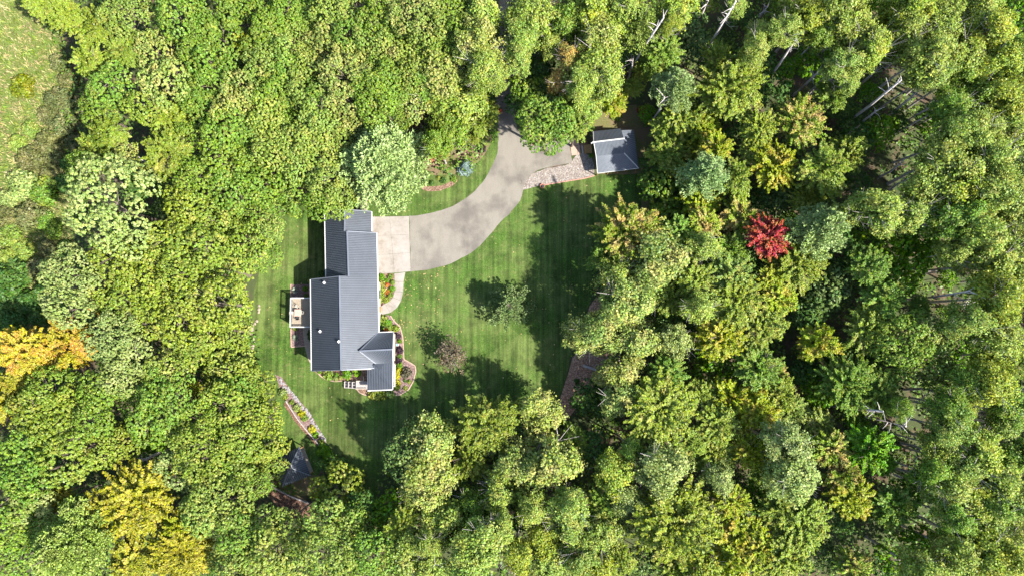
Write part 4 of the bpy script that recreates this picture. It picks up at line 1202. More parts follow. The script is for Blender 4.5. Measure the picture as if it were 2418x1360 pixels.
def clear_of_trunks(ts):
    """crowns leave the bare trunks in sight"""
    out = []
    for (x, y, r, k, c) in ts:
        if x > 1440 and k in 'AUMO':
            d = min(seg_dist(x, y, a, (a[0] + (b[0] - a[0]) * 0.85, a[1] + (b[1] - a[1]) * 0.85)) for a, b in TRUNKS)
            if d < r * 0.85:
                if k == 'U' and d < 16: continue
                r = max(d / 0.85, 20 if k == 'U' else 27)
        out.append((x, y, r, k, c))
    return out
ALL = clear_of_trunks(parse(TREES)) + parse(SCRUB)
SPECIAL = {
    (905, 380): 'big pale blue-green pine overlooking the garage and driveway',
    (1812, 562): 'crimson maple glowing among green trees right of the clearing',
    (268, 490): 'huge silvery white-tipped oak at the meadow edge',
    (1595, 1232): 'broadest yellow-green maple with radiating sprays, low right of centre',
    (1482, 548): 'pink-tipped maple leaning over the right edge of the lawn',
    (1342, 145): 'sparse peach-orange aspen with pale forked limbs above the driveway',
    (330, 1178): 'broad golden maple near the bottom left',
    (1150, 1000): 'bright yellow-green maple at the bottom edge of the lawn',
}
def make_labels():
    labs = {}
    cells = {}
    for t in ALL:
        x, y, r, k, c = t
        size = 'broad' if r > 60 else ('small' if r < 37 else '')
        core = (size + ' ' if size else '') + WORD['yolive' if (k == 'A' and c == 'gold') else ('bright' if (k == 'U' and c == 'mid' and x > 1850) else c)] + ' ' + KIND[k][1]
        cells.setdefault((core, row_phrase(y), col_phrase(x, y)), []).append(t)
    order = ['leftmost', 'second from left', 'third from left', 'fourth from left', 'fifth from left', 'sixth from left', 'seventh from left']
    for (core, rp, cp), ts in cells.items():
        ts.sort(key=lambda t: t[0])
        for i, t in enumerate(ts):
            if len(ts) == 1: lab = f'{core} {cp}, {rp}'
            elif len(ts) == 2:
                pre = ('left', 'right')[i] if abs(ts[0][0] - ts[1][0]) > abs(ts[0][1] - ts[1][1]) else (('upper', 'lower')[0 if t[1] == min(ts[0][1], ts[1][1]) else 1])
                lab = f'{pre} {core} of two {cp}, {rp}'
            else:
                pre = 'rightmost' if i == len(ts) - 1 else order[i]
                lab = f'{pre} {core} {cp}, {rp}'
            labs[(t[0], t[1])] = lab
    labs.update({(float(a), float(b)): v for (a, b), v in SPECIAL.items()})
    for k in labs:
        if len(labs[k].replace('-', ' ').split()) > 16: labs[k] = labs[k].replace(' the ', ' ').replace(' from left', '')
    return labs
LABELS = make_labels()
# trees round the clearing: heights cut, mostly so their shadows leave it sunlit
LOWER = [(905, 380, 10, 0.66), (786, 1112, 40, 0.4), (800, 1165, 60, 0.42), (1130, 1040, 80, 0.62), (1060, 1070, 170, 0.62), (1260, 1010, 110, 0.62), (1430, 840, 140, 0.80), (1500, 600, 110, 0.80), (640, 1090, 60, 0.65), (1420, 270, 60, 0.6), (1130, 270, 70, 0.6), (800, 475, 40, 0.7), (1590, 370, 75, 0.5), (1590, 480, 70, 0.6), (1520, 200, 70, 0.6), (1640, 310, 60, 0.65), (620, 590, 100, 0.66), (560, 800, 80, 0.62), (650, 960, 100, 0.62), (690, 470, 60, 0.7)]
TREE_XY = []
def set_leaf(o, c, r):
    base, tip, amt = LEAF[c]
    j = [r.uniform(0.88, 1.12)] * 3
    h = r.uniform(-0.07, 0.07)
    o.color = (min(1, base[0] * j[0] * (1 + h)), min(1, base[1] * j[1]), min(1, base[2] * j[2] * (1 - h)), 1)
    o['tip'] = [tip[0], tip[1], tip[2]]
    o['tip_amount'] = float(amt)
KEEP_CLEAR = [DRIVE_POLY, GRAVEL_POLY, PAD_POLY, LAWN_POLY]
def point_in(poly, x, y):
    return bool(inside(poly, np.array([x]), np.array([y]))[0])
def plant_all():
    r = random.Random(11)
    for (x, y, rp, k, c) in ALL:
        name, _, group = KIND[k]
        if k == 'U' and c == 'mid' and x > 1850: c = 'bright'  # right woods: brighter leaf colour stands in for light the saplings lack
        if k == 'A' and c == 'gold': c = 'yolive'
        Rm0 = rp / 15.2
        tall = 14.5 if (x > 1780 or (y < 260 and x > 1450)) else 11.0
        hc = {'O': 9.5 + Rm0 * 0.9, 'M': 9.0 + Rm0 * 0.7, 'A': tall + Rm0 * 0.5, 'U': 4.5 + Rm0 * 0.5, 'P': 12.0 + Rm0 * 0.8, 'S': 0.35}[k] + r.uniform(-1, 1) * {'O': 1.6, 'M': 1.6, 'A': 1.6, 'U': 1.0, 'P': 0.8, 'S': 0.0}[k]
        for (qx, qy, qr, qf) in LOWER:
            if math.hypot(x - qx, y - qy) < qr: hc *= qf; break
        p = G(x, y, hc)
        Rm = rp * (CAM_H - p.z) / FOCAL * 1.06
        if k == 'O': key = 'bigoak' if rp > 60 else 'oak'
        elif k == 'M': key = 'bigmaple' if rp > 64 else 'maple'
        elif k == 'P': key = 'bigpine' if rp > 75 else 'pine'
        else: key = {'A': 'aspen', 'U': 'sapling', 'S': 'scrub'}[k]
        R0, me = r.choice(CROWN[key])
        s = Rm / R0
        # trunks stand clear of paving and lawn even where the crown hangs over
        bx, by = p.x, p.y
        if k != 'S':
            dl = math.hypot(bx, by) or 1.0
            for step in range(14):
                if not any(point_in(poly, bx, by) for poly in KEEP_CLEAR): break
                bx += 0.5 * p.x / dl; by += 0.5 * p.y / dl
            else:
                bx, by = p.x, p.y
        gz = T(bx)
        off = (p.x - bx, p.y - by, p.z - gz)
        root = thing(name, LABELS[(x, y)], 'bush' if k == 'S' else 'tree', (bx, by, gz), 0.0, group)
        zs = s * r.uniform(0.92, 1.12)
        rz = r.uniform(0, 6.283)
        cr = link('crown', me, None, root, off, (r.gauss(0, 0.06), r.gauss(0, 0.06), rz), (s * r.uniform(0.88, 1.12), s * r.uniform(0.88, 1.12), zs))
        set_leaf(cr, c, r)
        if k != 'S':
            tk = {'O': 'oak', 'M': 'oak', 'A': 'aspen', 'U': 'sapling', 'P': 'pine'}[k]
            ts = max(0.7, min(1.7, Rm / 3.7))
            link('trunk', r.choice(TRUNK[tk]), None, root, (0, 0, 0), (0, 0, r.uniform(0, 6.283)), (ts, ts, hc / NOMINAL[tk]))
        TREE_XY.append((p.x, p.y, Rm))
plant_all()
# ------------------------------------------------------------------ single trees on the lawn
def lone_trees():
    r = random.Random(5)
    # dark pine on the lawn
    me = quad_mesh(pine_crown(3.9, 710, H=1.35, layers=9, per_layer=8, tufts=12, needle=0.42, sparse=True), 'open_pine_crown'); me.materials.append(MAT['needle'])
    p = G(1201, 722, 4.2)
    t = thing('pine_tree', 'open dark green pine standing alone on the lawn', 'tree', (p.x, p.y, T(p.x)))
    c = link('crown', me, None, t, (0, 0, 4.2)); c.color = (0.120, 0.180, 0.060, 1); c['tip'] = [0.20, 0.25, 0.10]; c['tip_amount'] = 0.45
    mb = MB().tube([(0, 0, 0), (0.05, 0, 2), (-0.05, 0.05, 5), (0, 0, 8.2)], [0.24, 0.18, 0.12, 0.03], 7)
    for l in range(9):
        z = 1.0 + l * 0.78; ln = 3.4 * (1 - l / 9.5) ** 0.75
        for b in range(8):
            a = 2 * math.pi * b / 8 + l * 0.7
            mb.tube([(0, 0, z), (math.cos(a) * ln * 0.92, math.sin(a) * ln * 0.92, z + 0.25 * ln)], [0.045, 0.015], 4)
    link('trunk', mb.mesh('trunk'), MAT['bark'], t)
    # bare brownish crab tree
    p = G(1066, 838, 3.4)
    t = thing('ornamental_tree', 'thin brown half-bare tree standing alone on the lawn', 'tree', (p.x, p.y, T(p.x)))
    c = link('crown', CROWN['thin'][0][1], None, t, (0, 0, 3.4), (0, 0, 0.4), (1.0, 1.2, 1.1)); set_leaf(c, 'brown', r); c.color = (0.10, 0.082, 0.052, 1)
    mb = MB().tube([(0, 0, 0), (0.05, 0.03, 1.2), (0, 0, 2.2)], [0.16, 0.13, 0.11], 7)
    for i in range(26):
        a = r.uniform(0, 6.283); e = r.uniform(0.2, 1.0); L = r.uniform(1.6, 3.0)
        q = Vector((math.cos(a) * e, math.sin(a) * e, 1.0)).normalized()
        s0 = Vector((0, 0, r.uniform(1.4, 2.2)))
        m = s0 + q * L * 0.5; e2 = m + Vector((math.cos(a) * 1.1, math.sin(a) * 1.1, 0.5)).normalized() * L * 0.55
        mb.tube([s0, m, e2], [0.055, 0.035, 0.012], 4)
        for k in range(3):
            e3 = m + Vector((math.cos(a + r.uniform(-1, 1)), math.sin(a + r.uniform(-1, 1)), r.uniform(0, 0.8))) * L * 0.4
            mb.tube([m, e3], [0.022, 0.008], 3)
    link('trunk', mb.mesh('trunk'), MAT['palebark'], t)
    # small blue spruce
    me = quad_mesh(spruce_crown(1.55, 720, 1.7), 'spruce_crown'); me.materials.append(MAT['needle'])
    p = G(1098, 395, 1.0)
    t = thing('spruce_tree', 'small round blue spruce in the curve of the driveway', 'tree', (p.x, p.y, T(p.x)))
    c = link('crown', me, None, t, (0, 0, 0.15)); c.color = (0.20, 0.27, 0.24, 1); c['tip'] = [0.30, 0.38, 0.35]; c['tip_amount'] = 0.5
    link('trunk', MB().tube([(0, 0, 0), (0, 0, 2.2)], [0.1, 0.03], 6).mesh('trunk'), MAT['bark'], t)
    # dead snags in the woods
    def snag(pts, rad, label, hs):
        q = [G(x, y, h) for (x, y), h in zip(pts, hs)]
        b = q[0]
        t = thing('dead_tree', label, 'dead tree', (b.x, b.y, T(b.x)))
        mb = MB().tube([Vector((b.x, b.y, T(b.x) - 0.1))] + q, [rad * 1.2] + [rad * (1 - 0.6 * i / len(q)) for i in range(len(q))], 7)
        o = mb.build('trunk', MAT['deadwood'], t)
        for k in range(5):
            i = len(q) - 2; s = q[i].lerp(q[i + 1], r.uniform(0.2, 1))
            e = s + Vector((r.uniform(-1, 1), r.uniform(-1, 1), r.uniform(0, 0.8))) * 1.6
            MB().tube([s, (s + e) / 2 + Vector((0.1, 0.1, 0.1)), e], [rad * 0.35, rad * 0.22, rad * 0.08], 5).build('branch', MAT['deadwood'], t)
    snag([(2007, 315), (2040, 285), (2070, 262)], 0.22, 'broken pale dead trunk without branches in the right woods', (1.0, 6, 10))
    snag([(375, 1068), (352, 1080), (328, 1090)], 0.26, 'fallen bleached branch lying across the lower left treetops', (5.5, 7.5, 8.5))
    snag([(398, 415), (370, 398), (330, 375)], 0.16, 'bare grey leaning tree at the wood edge left of the garage', (7, 10, 12))
    # bare tall trunks seen on their length: where the sight lines show foot and fork, the height follows
    N = (1225.0, 790.0)
    TL = ['long pale bare trunk with forked top, longest in the upper right woods', 'slim grey trunk right of the longest bare trunk', 'long purple-grey trunk pointing right, level with the deck', 'long grey trunk pointing right below the golden green maples',
          'doubled grey trunk pointing right near the bottom right corner', 'long pinkish trunk above the shed pointing to the top edge', 'long thin pale trunk reaching the top edge right of the shed', 'pale leaning trunk right of the broad yellow-green maple', 'grey trunk pointing right, one row above the long purple-grey one',
          'forked pale trunk above the pink-tipped maple', 'grey trunk left of the forked pale trunk above the pink-tipped maple', 'short pale trunk between two olive crowns, left of the longest trunk', 'lower slim trunk right of the longest bare trunk', 'upper of two trunks over the dark hollow in the right woods',
          'lower of two trunks over the dark hollow in the right woods', 'thin trunk just below the long purple-grey one', 'upper of two level trunks right of the dark lower hollow', 'lower of two level trunks right of the dark lower hollow', 'thin trunk just above the long grey one below the golden maples', 'pale trunk near the right edge, level with the rock bed',
          'short pale trunk by the bright green maple, level with the gazebo top', 'purple-grey double trunk below the bright green maple', 'thin trunk just below the purple-grey double trunk', 'short pale trunk directly above the shed', 'dark slanting trunk below the small blue-green pine by the shed', 'pale trunk at the top edge beside the long thin one', 'pale trunk at the top edge left of the dark hollow']
    for ((a, b), lab) in zip(TRUNKS, TL):
        d1 = math.hypot(a[0] - N[0], a[1] - N[1]); d2 = math.hypot(b[0] - N[0], b[1] - N[1])
        h1 = 1.0; h2 = min(23.0, max(8.0, CAM_H - (CAM_H - h1) * d1 / d2))
        q0, q2 = G(a[0], a[1], h1), G(b[0], b[1], h2)
        mid = q0.lerp(q2, 0.5) + Vector((r.uniform(-0.3, 0.3), r.uniform(-0.3, 0.3), 0))
        t = thing('bare_trunk', lab, 'tree trunk', (q0.x, q0.y, T(q0.x)), 0, 'bare trunks of the right woods')
        b0 = Vector((q0.x, q0.y, T(q0.x) - 0.1))
        w = r.uniform(0.20, 0.28)
        MB().tube([b0, q0, mid, q2], [w * 1.2, w, w * 0.8, w * 0.5], 7, True).build('trunk', MAT['palebark'], t, smooth=True)
        for k in range(7):
            s = mid.lerp(q2, 0.45 + 0.09 * k); e = s + Vector((r.uniform(-1.6, 1.6), r.uniform(-1.6, 1.6), r.uniform(0.4, 1.8)))
            MB().tube([s, (s + e) / 2 + Vector((0, 0, 0.15)), e], [0.08, 0.05, 0.02], 5).build('branch', MAT['palebark'], t)
lone_trees()

# ------------------------------------------------------------------ garden plants
def shrubs():
    r = random.Random(3)
    S = [ # x, y, radius px, colour, label
        (900, 655, 8, 'bright', 'bright green shrub by the garage corner in the walkway bed'), (900, 670, 9, 'lime', 'topmost yellow-green shrub against the wall in the walkway bed'),
        (902, 685, 9, 'lime', 'second yellow-green shrub against the wall in the walkway bed'), (900, 699, 9, 'lime', 'lowest yellow-green shrub against the wall in the walkway bed'),
        (913, 662, 5, 'bright', 'low green shrub in the middle of the walkway bed'), (921, 653, 6, 'mid', 'round green shrub by the pad corner in the walkway bed'), (926, 667, 6, 'mid', 'round green shrub against the upper bend of the walk'),
        (925, 683, 7, 'bright', 'green shrub at the middle of the walk edge'), (921, 697, 7, 'mid', 'green shrub at the lower bend of the walk'), (912, 708, 7, 'lime', 'yellow-green shrub at the bottom of the walkway bed'),
        (914, 672, 5, 'flower', 'upper orange flower clump in the walkway bed'), (915, 690, 6, 'flower', 'lower orange flower clump in the walkway bed'), (898, 713, 5, 'olive', 'pale olive plant beside the front step'), (900, 718, 4, 'maroon', 'small maroon plant beside the front step'),
        (905, 752, 9, 'lime', 'yellow-green shrub just below the front walk'), (914, 761, 9, 'bright', 'bright green shrub below the front walk, further from the wall'), (901, 769, 9, 'mid', 'mid green shrub against the wall above the cross gable'),
        (921, 772, 8, 'lime', 'yellow-green shrub at the upper right of the cross gable'), (934, 775, 8, 'lime', 'outermost yellow-green shrub by the cross gable corner'), (911, 780, 6, 'flower', 'orange flower clump beside the cross gable gutter'),
        (938, 793, 7, 'purple', 'dark purple shrub, topmost beside the cross gable'), (943, 805, 5, 'bright', 'small green shrub between the two upper purple shrubs'), (942, 826, 9, 'purple', 'largest dark purple shrub below the blue box'), (943, 842, 6, 'mid', 'green shrub between the two lower purple shrubs'),
        (940, 850, 8, 'purple', 'lowest dark purple shrub beside the porch corner'), (944, 862, 7, 'bright', 'bright green shrub above the yellow row by the porch'), (940, 874, 8, 'yellow', 'topmost yellow shrub of the row along the porch'), (936, 889, 8, 'yellow', 'middle yellow shrub of the row along the porch'),
        (938, 904, 8, 'yellow', 'lower yellow shrub of the row along the porch'), (937, 914, 7, 'lime', 'lowest yellow-green shrub of the row along the porch'), (960, 880, 12, 'greybush', 'grey-brown open shrub in the rounded end bed'), (956, 898, 4, 'dark', 'small dark plant below the grey-brown shrub'),
        (966, 901, 5, 'olive', 'small pale plant at the outer rim of the end bed'), (957, 916, 5, 'lime', 'small yellow-green plant at the lower tip of the end bed'),
        (776, 885, 12, 'mid', 'round green shrub under the south end of the dark roof'), (754, 877, 5, 'bright', 'small green plant at the house corner bed'), (793, 894, 6, 'sage', 'pale silvery plant at the rim of the south bed'), (804, 892, 5, 'olive', 'olive plant at the rim of the south bed'), (795, 884, 5, 'bright', 'small bright plant in the middle of the south bed'),
        (819, 882, 11, 'bright', 'wide green shrub in the middle of the south bed'), (843, 878, 10, 'bright', 'green shrub at the right of the south bed'), (821, 893, 5, 'lime', 'small yellow-green plant above the timber steps'),
        (882, 930, 12, 'lime', 'left yellow-green bush below the porch'), (898, 933, 12, 'lime', 'right yellow-green bush below the porch'), (918, 930, 9, 'deep', 'deep green bush below the porch corner'), (907, 930, 5, 'red', 'small red plant below the porch'),
        (720, 682, 6, 'bright', 'small green plant in the upper gravel bed behind the house'), (722, 699, 6, 'mid', 'green plant between the deck and the upper gravel bed'), (697, 775, 6, 'lime', 'small green plant below the deck corner'), (732, 786, 7, 'dark', 'dark hedge plant between the back path and the wall'), (733, 798, 7, 'dark', 'lower dark hedge plant between the back path and the wall'), (731, 664, 6, 'lime', 'yellow-green plant at the back corner where the garage joins'), (759, 648, 8, 'dark', 'dark shrub in the inner corner behind the garage'),
        (688, 949, 6, 'lime', 'small lime cushion at the upper end of the rock bed'), (701, 962, 9, 'sage', 'pale silvery cushion in the rock bed'), (712, 976, 9, 'yellow', 'yellow cushion beside the timber edge, upper of two'), (719, 986, 8, 'mid', 'green cushion below the upper yellow cushion'), (737, 1012, 9, 'yellow', 'yellow cushion beside the timber edge, lower of two'),
        (744, 1027, 8, 'bright', 'green cushion below the lower yellow cushion'), (758, 1044, 7, 'lime', 'lime cushion at the lower end of the rock bed'), (667, 926, 10, 'sage', 'pale bush at the tree side of the rock bed'), (672, 935, 8, 'lime', 'lime bush at the tree side of the rock bed'),
        (762, 1062, 15, 'bright', 'bright green ferny shrub below the rock bed'), (776, 1078, 15, 'bright', 'middle ferny shrub between the rock bed and the gazebo lawn'), (790, 1088, 13, 'lime', 'lowest ferny shrub of the rock bed row'), (754, 1158, 7, 'orange', 'small orange plant in the mulch right of the gazebo'),
        (1136, 351, 10, 'purple', 'dark purple shrub in the rough grass by the driveway'), (1362, 899, 6, 'dark', 'single dark plant in the middle of the mulch bed'), (1407, 352, 5, 'mid', 'green plant beside the shed ramp'), (1396, 368, 5, 'bright', 'bright plant below the shed ramp'),
        (1030, 345, 17, 'copper', 'copper-orange shrub under the trees left of the driveway'), (1045, 362, 13, 'copper', 'lower copper-orange shrub left of the driveway'), (1016, 372, 11, 'copper', 'small copper-orange shrub beside the big pine'), (1004, 428, 6, 'dark', 'dark plant at the left of the leaf strip in the driveway curve'), (1020, 432, 6, 'dark', 'second dark plant of the leaf strip in the driveway curve'), (1046, 426, 7, 'dark', 'third dark plant of the leaf strip in the driveway curve'), (1072, 424, 7, 'mid', 'green plant at the right of the leaf strip in the driveway curve'), (1035, 420, 5, 'lime', 'lime tuft on the grass in the driveway curve'),
        (575, 812, 16, 'lime', 'yellow-green bush below the stone steps behind the house'), (1400, 930, 18, 'dark', 'dark shrub at the lower right of the mulch bed'), (1125, 325, 10, 'lime', 'yellow-green bush at the tree edge above the purple shrub'),
        (1530, 285, 12, 'lime', 'yellow-green bush behind the shed'), (1515, 262, 10, 'red', 'reddish bush behind the shed'), (1455, 275, 12, 'olive', 'olive bush above the shed roof'), (1180, 262, 6, 'red', 'red plant at the driveway mouth'), (1432, 700, 10, 'maroon', 'maroon bush at the top of the mulch bed'),
    ]
    COLS = {'flower': ((0.42, 0.17, 0.04), (0.45, 0.10, 0.05), 0.4), 'maroon': ((0.10, 0.03, 0.03), (0.16, 0.05, 0.04), 0.3), 'purple': ((0.035, 0.022, 0.030), (0.06, 0.03, 0.04), 0.3),
            'yellow': ((0.34, 0.33, 0.025), (0.40, 0.36, 0.05), 0.4), 'greybush': ((0.11, 0.105, 0.065), (0.17, 0.14, 0.09), 0.4), 'copper': ((0.33, 0.135, 0.065), (0.38, 0.20, 0.10), 0.4)}
    LEAF.update(COLS)
    for (x, y, rp, c, lab) in S:
        p = G(x, y, 0.3)
        Rm = rp / 13.3 * 1.3
        t = thing('flower_clump' if c == 'flower' else 'garden_shrub', lab, 'flowers' if c == 'flower' else 'shrub', (p.x, p.y, T(p.x)), 0, 'plants in the garden beds')
        R0, me = r.choice(CROWN['shrub']) if rp < 13 else r.choice(CROWN['scrub'])
        s = Rm / R0
        cr = link('foliage', me, None, t, (0, 0, 0.04), (0, 0, r.uniform(0, 6.28)), (s, s, s * r.uniform(0.85, 1.15))); set_leaf(cr, c, r)
    for x, y, rp, lab in ((698, 686, 9, 'silvery grass tuft in the upper gravel bed behind the house'), (700, 797, 9, 'silvery grass tuft in the lower gravel bed behind the house')):
        p = G(x, y); t = thing('grass_tuft', lab, 'plant', (p.x, p.y, T(p.x)), 0, 'plants in the garden beds')
        cr = link('blades', CROWN['tuft'][0][1], None, t, (0, 0, 0.02), (0, 0, x), (1.1, 1.1, 1.1)); cr.color = (0.20, 0.24, 0.17, 1); cr['tip'] = [0.3, 0.33, 0.26]; cr['tip_amount'] = 0.5
CROWN['tuft'][0][1].materials.clear(); CROWN['tuft'][0][1].materials.append(MAT['needle'])
shrubs()

# ------------------------------------------------------------------ small things
def rock_mesh(seed, r0=1.0):
    r = random.Random(seed)
    bm = bmesh.new(); bmesh.ops.create_icosphere(bm, subdivisions=1, radius=r0)
    for v in bm.verts: v.co *= r.uniform(0.72, 1.12)
    me = bpy.data.meshes.new('stone'); bm.to_mesh(me); bm.free(); return me
def small_things():
    r = random.Random(21)
    stones = [rock_mesh(i) for i in range(6)]
    for m in stones: m.materials.append(MAT['stone'])
    rb = next(o for o in COL.objects if o.name == 'rock_bed')
    up = [(657, 888), (697, 935), (729, 973), (751, 1010), (768, 1040)]; lo = [(664, 918), (690, 945), (716, 980), (742, 1018), (762, 1046)]
    for i in range(110):
        t = r.uniform(0, 3.999); k = int(t); f = t - k; w = r.random() ** 1.4 * 0.62
        a = lerp(up[k], up[k + 1], f); b = lerp(lo[k], lo[k + 1], f); x, y = lerp(a, b, w)
        p = G(x, y); s = r.uniform(0.14, 0.34)
        link('stone', r.choice(stones), None, rb, (p.x, p.y, T(p.x) + 0.05), (0, 0, r.uniform(0, 6)), (s * r.uniform(0.8, 1.4), s, s * 0.6))
    # timber edge of the rock bed, and the timber wall below the gazebo
    def timber(name, pts, label, h, w, n, sink=0.0, seg_mat='greywood'):
        q = [G(x, y) for x, y in pts]
        t = thing(name, label, 'wall', (q[0].x, q[0].y, T(q[0].x)))
        for i in range(len(q) - 1):
            for j in range(n):
                a = q[i].lerp(q[i + 1], j / n); b = q[i].lerp(q[i + 1], (j + 1) / n - 0.012)
                MB().bar((a.x, a.y, T(a.x) + h / 2), (b.x, b.y, T(b.x) + h / 2), w, h).build('timber', MAT[seg_mat], t)
    timber('timber_edging', [(676, 946), (703, 988), (729, 1020), (757, 1052)], 'low timber edging along the lower side of the rock bed', 0.35, 0.16, 3)
    timber('timber_wall', [(638, 1144), (688, 1170), (742, 1191)], 'grey timber retaining wall curving below the gazebo', 0.55, 0.22, 4)
    # white pinkish kerb stones round the end bed
    def kerb(pts, label, size=0.42, mat='paver', name='bed_edging'):
        q = [G(x, y) for x, y in pts]
        t = thing(name, label, 'edging', (q[0].x, q[0].y, T(q[0].x)))
        for i in range(len(q) - 1):
            L = (q[i + 1] - q[i]).length; n = max(1, round(L / size))
            for j in range(n):
                a = q[i].lerp(q[i + 1], j / n); b = q[i].lerp(q[i + 1], (j + 1) / n - 0.04 / n)
                MB().bar((a.x, a.y, T(a.x) + 0.05), (b.x, b.y, T(b.x) + 0.05 + r.uniform(-0.01, 0.01)), 0.18 + r.uniform(-0.02, 0.02), 0.12).build('brick', MAT[mat], t)
    kerb([(922, 745), (930, 757), (945, 771), (951, 795), (953, 830), (954, 848), (967, 855), (980, 863), (982, 876), (976, 900), (965, 919), (946, 931), (933, 933)], 'pale brick edging round the front garden bed', 0.5)
    kerb([(748, 877), (757, 887), (771, 896), (790, 900), (806, 899)], 'pale brick edging round the south bed', 0.5)
    kerb([(842, 917), (849, 926), (860, 931), (868, 933)], 'short pale brick edging beside the porch landing', 0.4)
    kerb([(687, 671), (687, 702)], 'brick edging of the upper gravel bed behind the house', 0.5)
    kerb([(687, 776), (688, 819), (727, 816)], 'brick edging of the lower gravel bed behind the house', 0.5)
    kerb([(1286, 437.5), (1330, 430), (1380, 422), (1404, 415.5)], 'red brick edging between the gravel and the lawn', 0.42, 'brick')
    # pavers at the end of the driveway
    pv = thing('paver_strip', 'pink paving slabs between the driveway and the gravel', 'paving', G(1358, 352))
    for q in ([(1347, 345.5), (1362, 344.5), (1364, 366), (1350, 368)], [(1362.8, 344.4), (1368.5, 344), (1371, 364), (1364.6, 366)], [(1346, 331), (1365, 332), (1368, 343), (1347, 344.3)]):
        MB().prism([tuple(G(x, y))[:2] for x, y in q], 0.0, 0.06).build('slab', MAT['paver'], pv)
    # terracotta urn
    p = G(1280.5, 441)
    t = thing('plant_pot', 'round terracotta pot at the corner of gravel and lawn', 'pot', (p.x, p.y, 0))
    link('bowl', MB().lathe([(0.0, 0.0), (0.24, 0.0), (0.36, 0.32), (0.42, 0.42), (0.36, 0.42), (0.30, 0.32), (0.0, 0.30)], n=18).mesh('bowl'), MAT['terra'], t)
    link('soil', MB().lathe([(0.0, 0.335), (0.20, 0.335), (0.295, 0.325)], n=18).mesh('soil'), MAT['dark'], t)
    # fallen twig on the driveway
    q = [P(x, y, 0.04) for x, y in ((1229, 424), (1232, 428), (1233, 433), (1230, 435))]
    tw = MB().tube(q, [0.03, 0.035, 0.03, 0.02], 5).tube([q[3], P(1226, 434, 0.05)], [0.025, 0.01], 4).tube([q[2], P(1236, 436, 0.05)], [0.02, 0.01], 4).build('twig', MAT['bark'])
    tag(tw, 'curled dark twig lying on the driveway near the gravel', 'twig')
    # grey bench / log at the mulch bed
    a, b = G(1377, 863, 0.25), G(1410, 874, 0.25)
    t = thing('fallen_log', 'grey squared log lying at the right of the mulch bed', 'log', (a.x, a.y, 0))
    MB().tube([a, a.lerp(b, 0.5) + Vector((0, 0.05, 0.03)), b], [0.24, 0.23, 0.2], 8).build('log', MAT['deadwood'], t)
    MB().tube([a.lerp(b, 0.7), a.lerp(b, 0.75) + Vector((0.4, 0.9, 0.5))], [0.07, 0.03], 5).build('branch_stub', MAT['deadwood'], t)
    # the white and blue box
    p = G(939, 813.5)
    t = thing('utility_box', 'small white box with a blue lid in the front bed', 'box', (p.x, p.y, 0))
    link('body', MB().box((0, 0, 0.2), (0.48, 0.42, 0.4)).mesh('body'), MAT['white'], t)
    link('lid', MB().box((0.0, 0, 0.42), (0.26, 0.26, 0.04)).mesh('lid'), MAT['blue'], t)
    # stone steps and ledge at the wood edge behind the house
    ss = thing('stone_steps', 'flight of flat tan stone steps at the wood edge behind the house', 'steps', G(590, 785))
    for q in ([(578, 782), (584, 775), (588, 794), (582, 797)], [(585, 774), (591, 770), (594, 790), (589, 794)], [(592, 769), (599, 766), (598, 788), (595, 790)]):
        MB().prism([tuple(G(x, y))[:2] for x, y in q], -2.5, -2.5 + 0.12 + 0.1 * (q[0][0] > 584) + 0.1 * (q[0][0] > 590)).build('step', MAT['tanstone'], ss)
    led = thing('stone_edging', 'broken line of tan edging stones along the back lawn', 'edging', G(608, 740))
    tanst = [rock_mesh(40 + i) for i in range(3)]
    for m in tanst: m.materials.append(MAT['tanstone'])
    for x, y in ((612, 722), (612, 730), (611, 737), (607, 758), (602, 764), (598, 800), (599, 808), (598, 816), (596, 823)):
        p = G(x, y); o = link('stone', r.choice(tanst), None, led); o.matrix_parent_inverse = world_of(led).inverted()
        o.location = (p.x, p.y, T(p.x) + 0.06); o.scale = (0.3, 0.36, 0.15); o.rotation_euler = (0, 0, r.uniform(0, 3))
    st = thing('timber_stairs', 'short timber stair at the left end of the gazebo wall', 'steps', G(636, 1136))
    for i in range(4):
        p = G(633 + i * 2, 1126 + i * 5)
        MB().box((p.x, p.y, T(p.x) + 0.42 - 0.1 * i), (1.0, 0.3, 0.14), rz=-0.5).build('step', MAT['greywood'], st)
small_things()

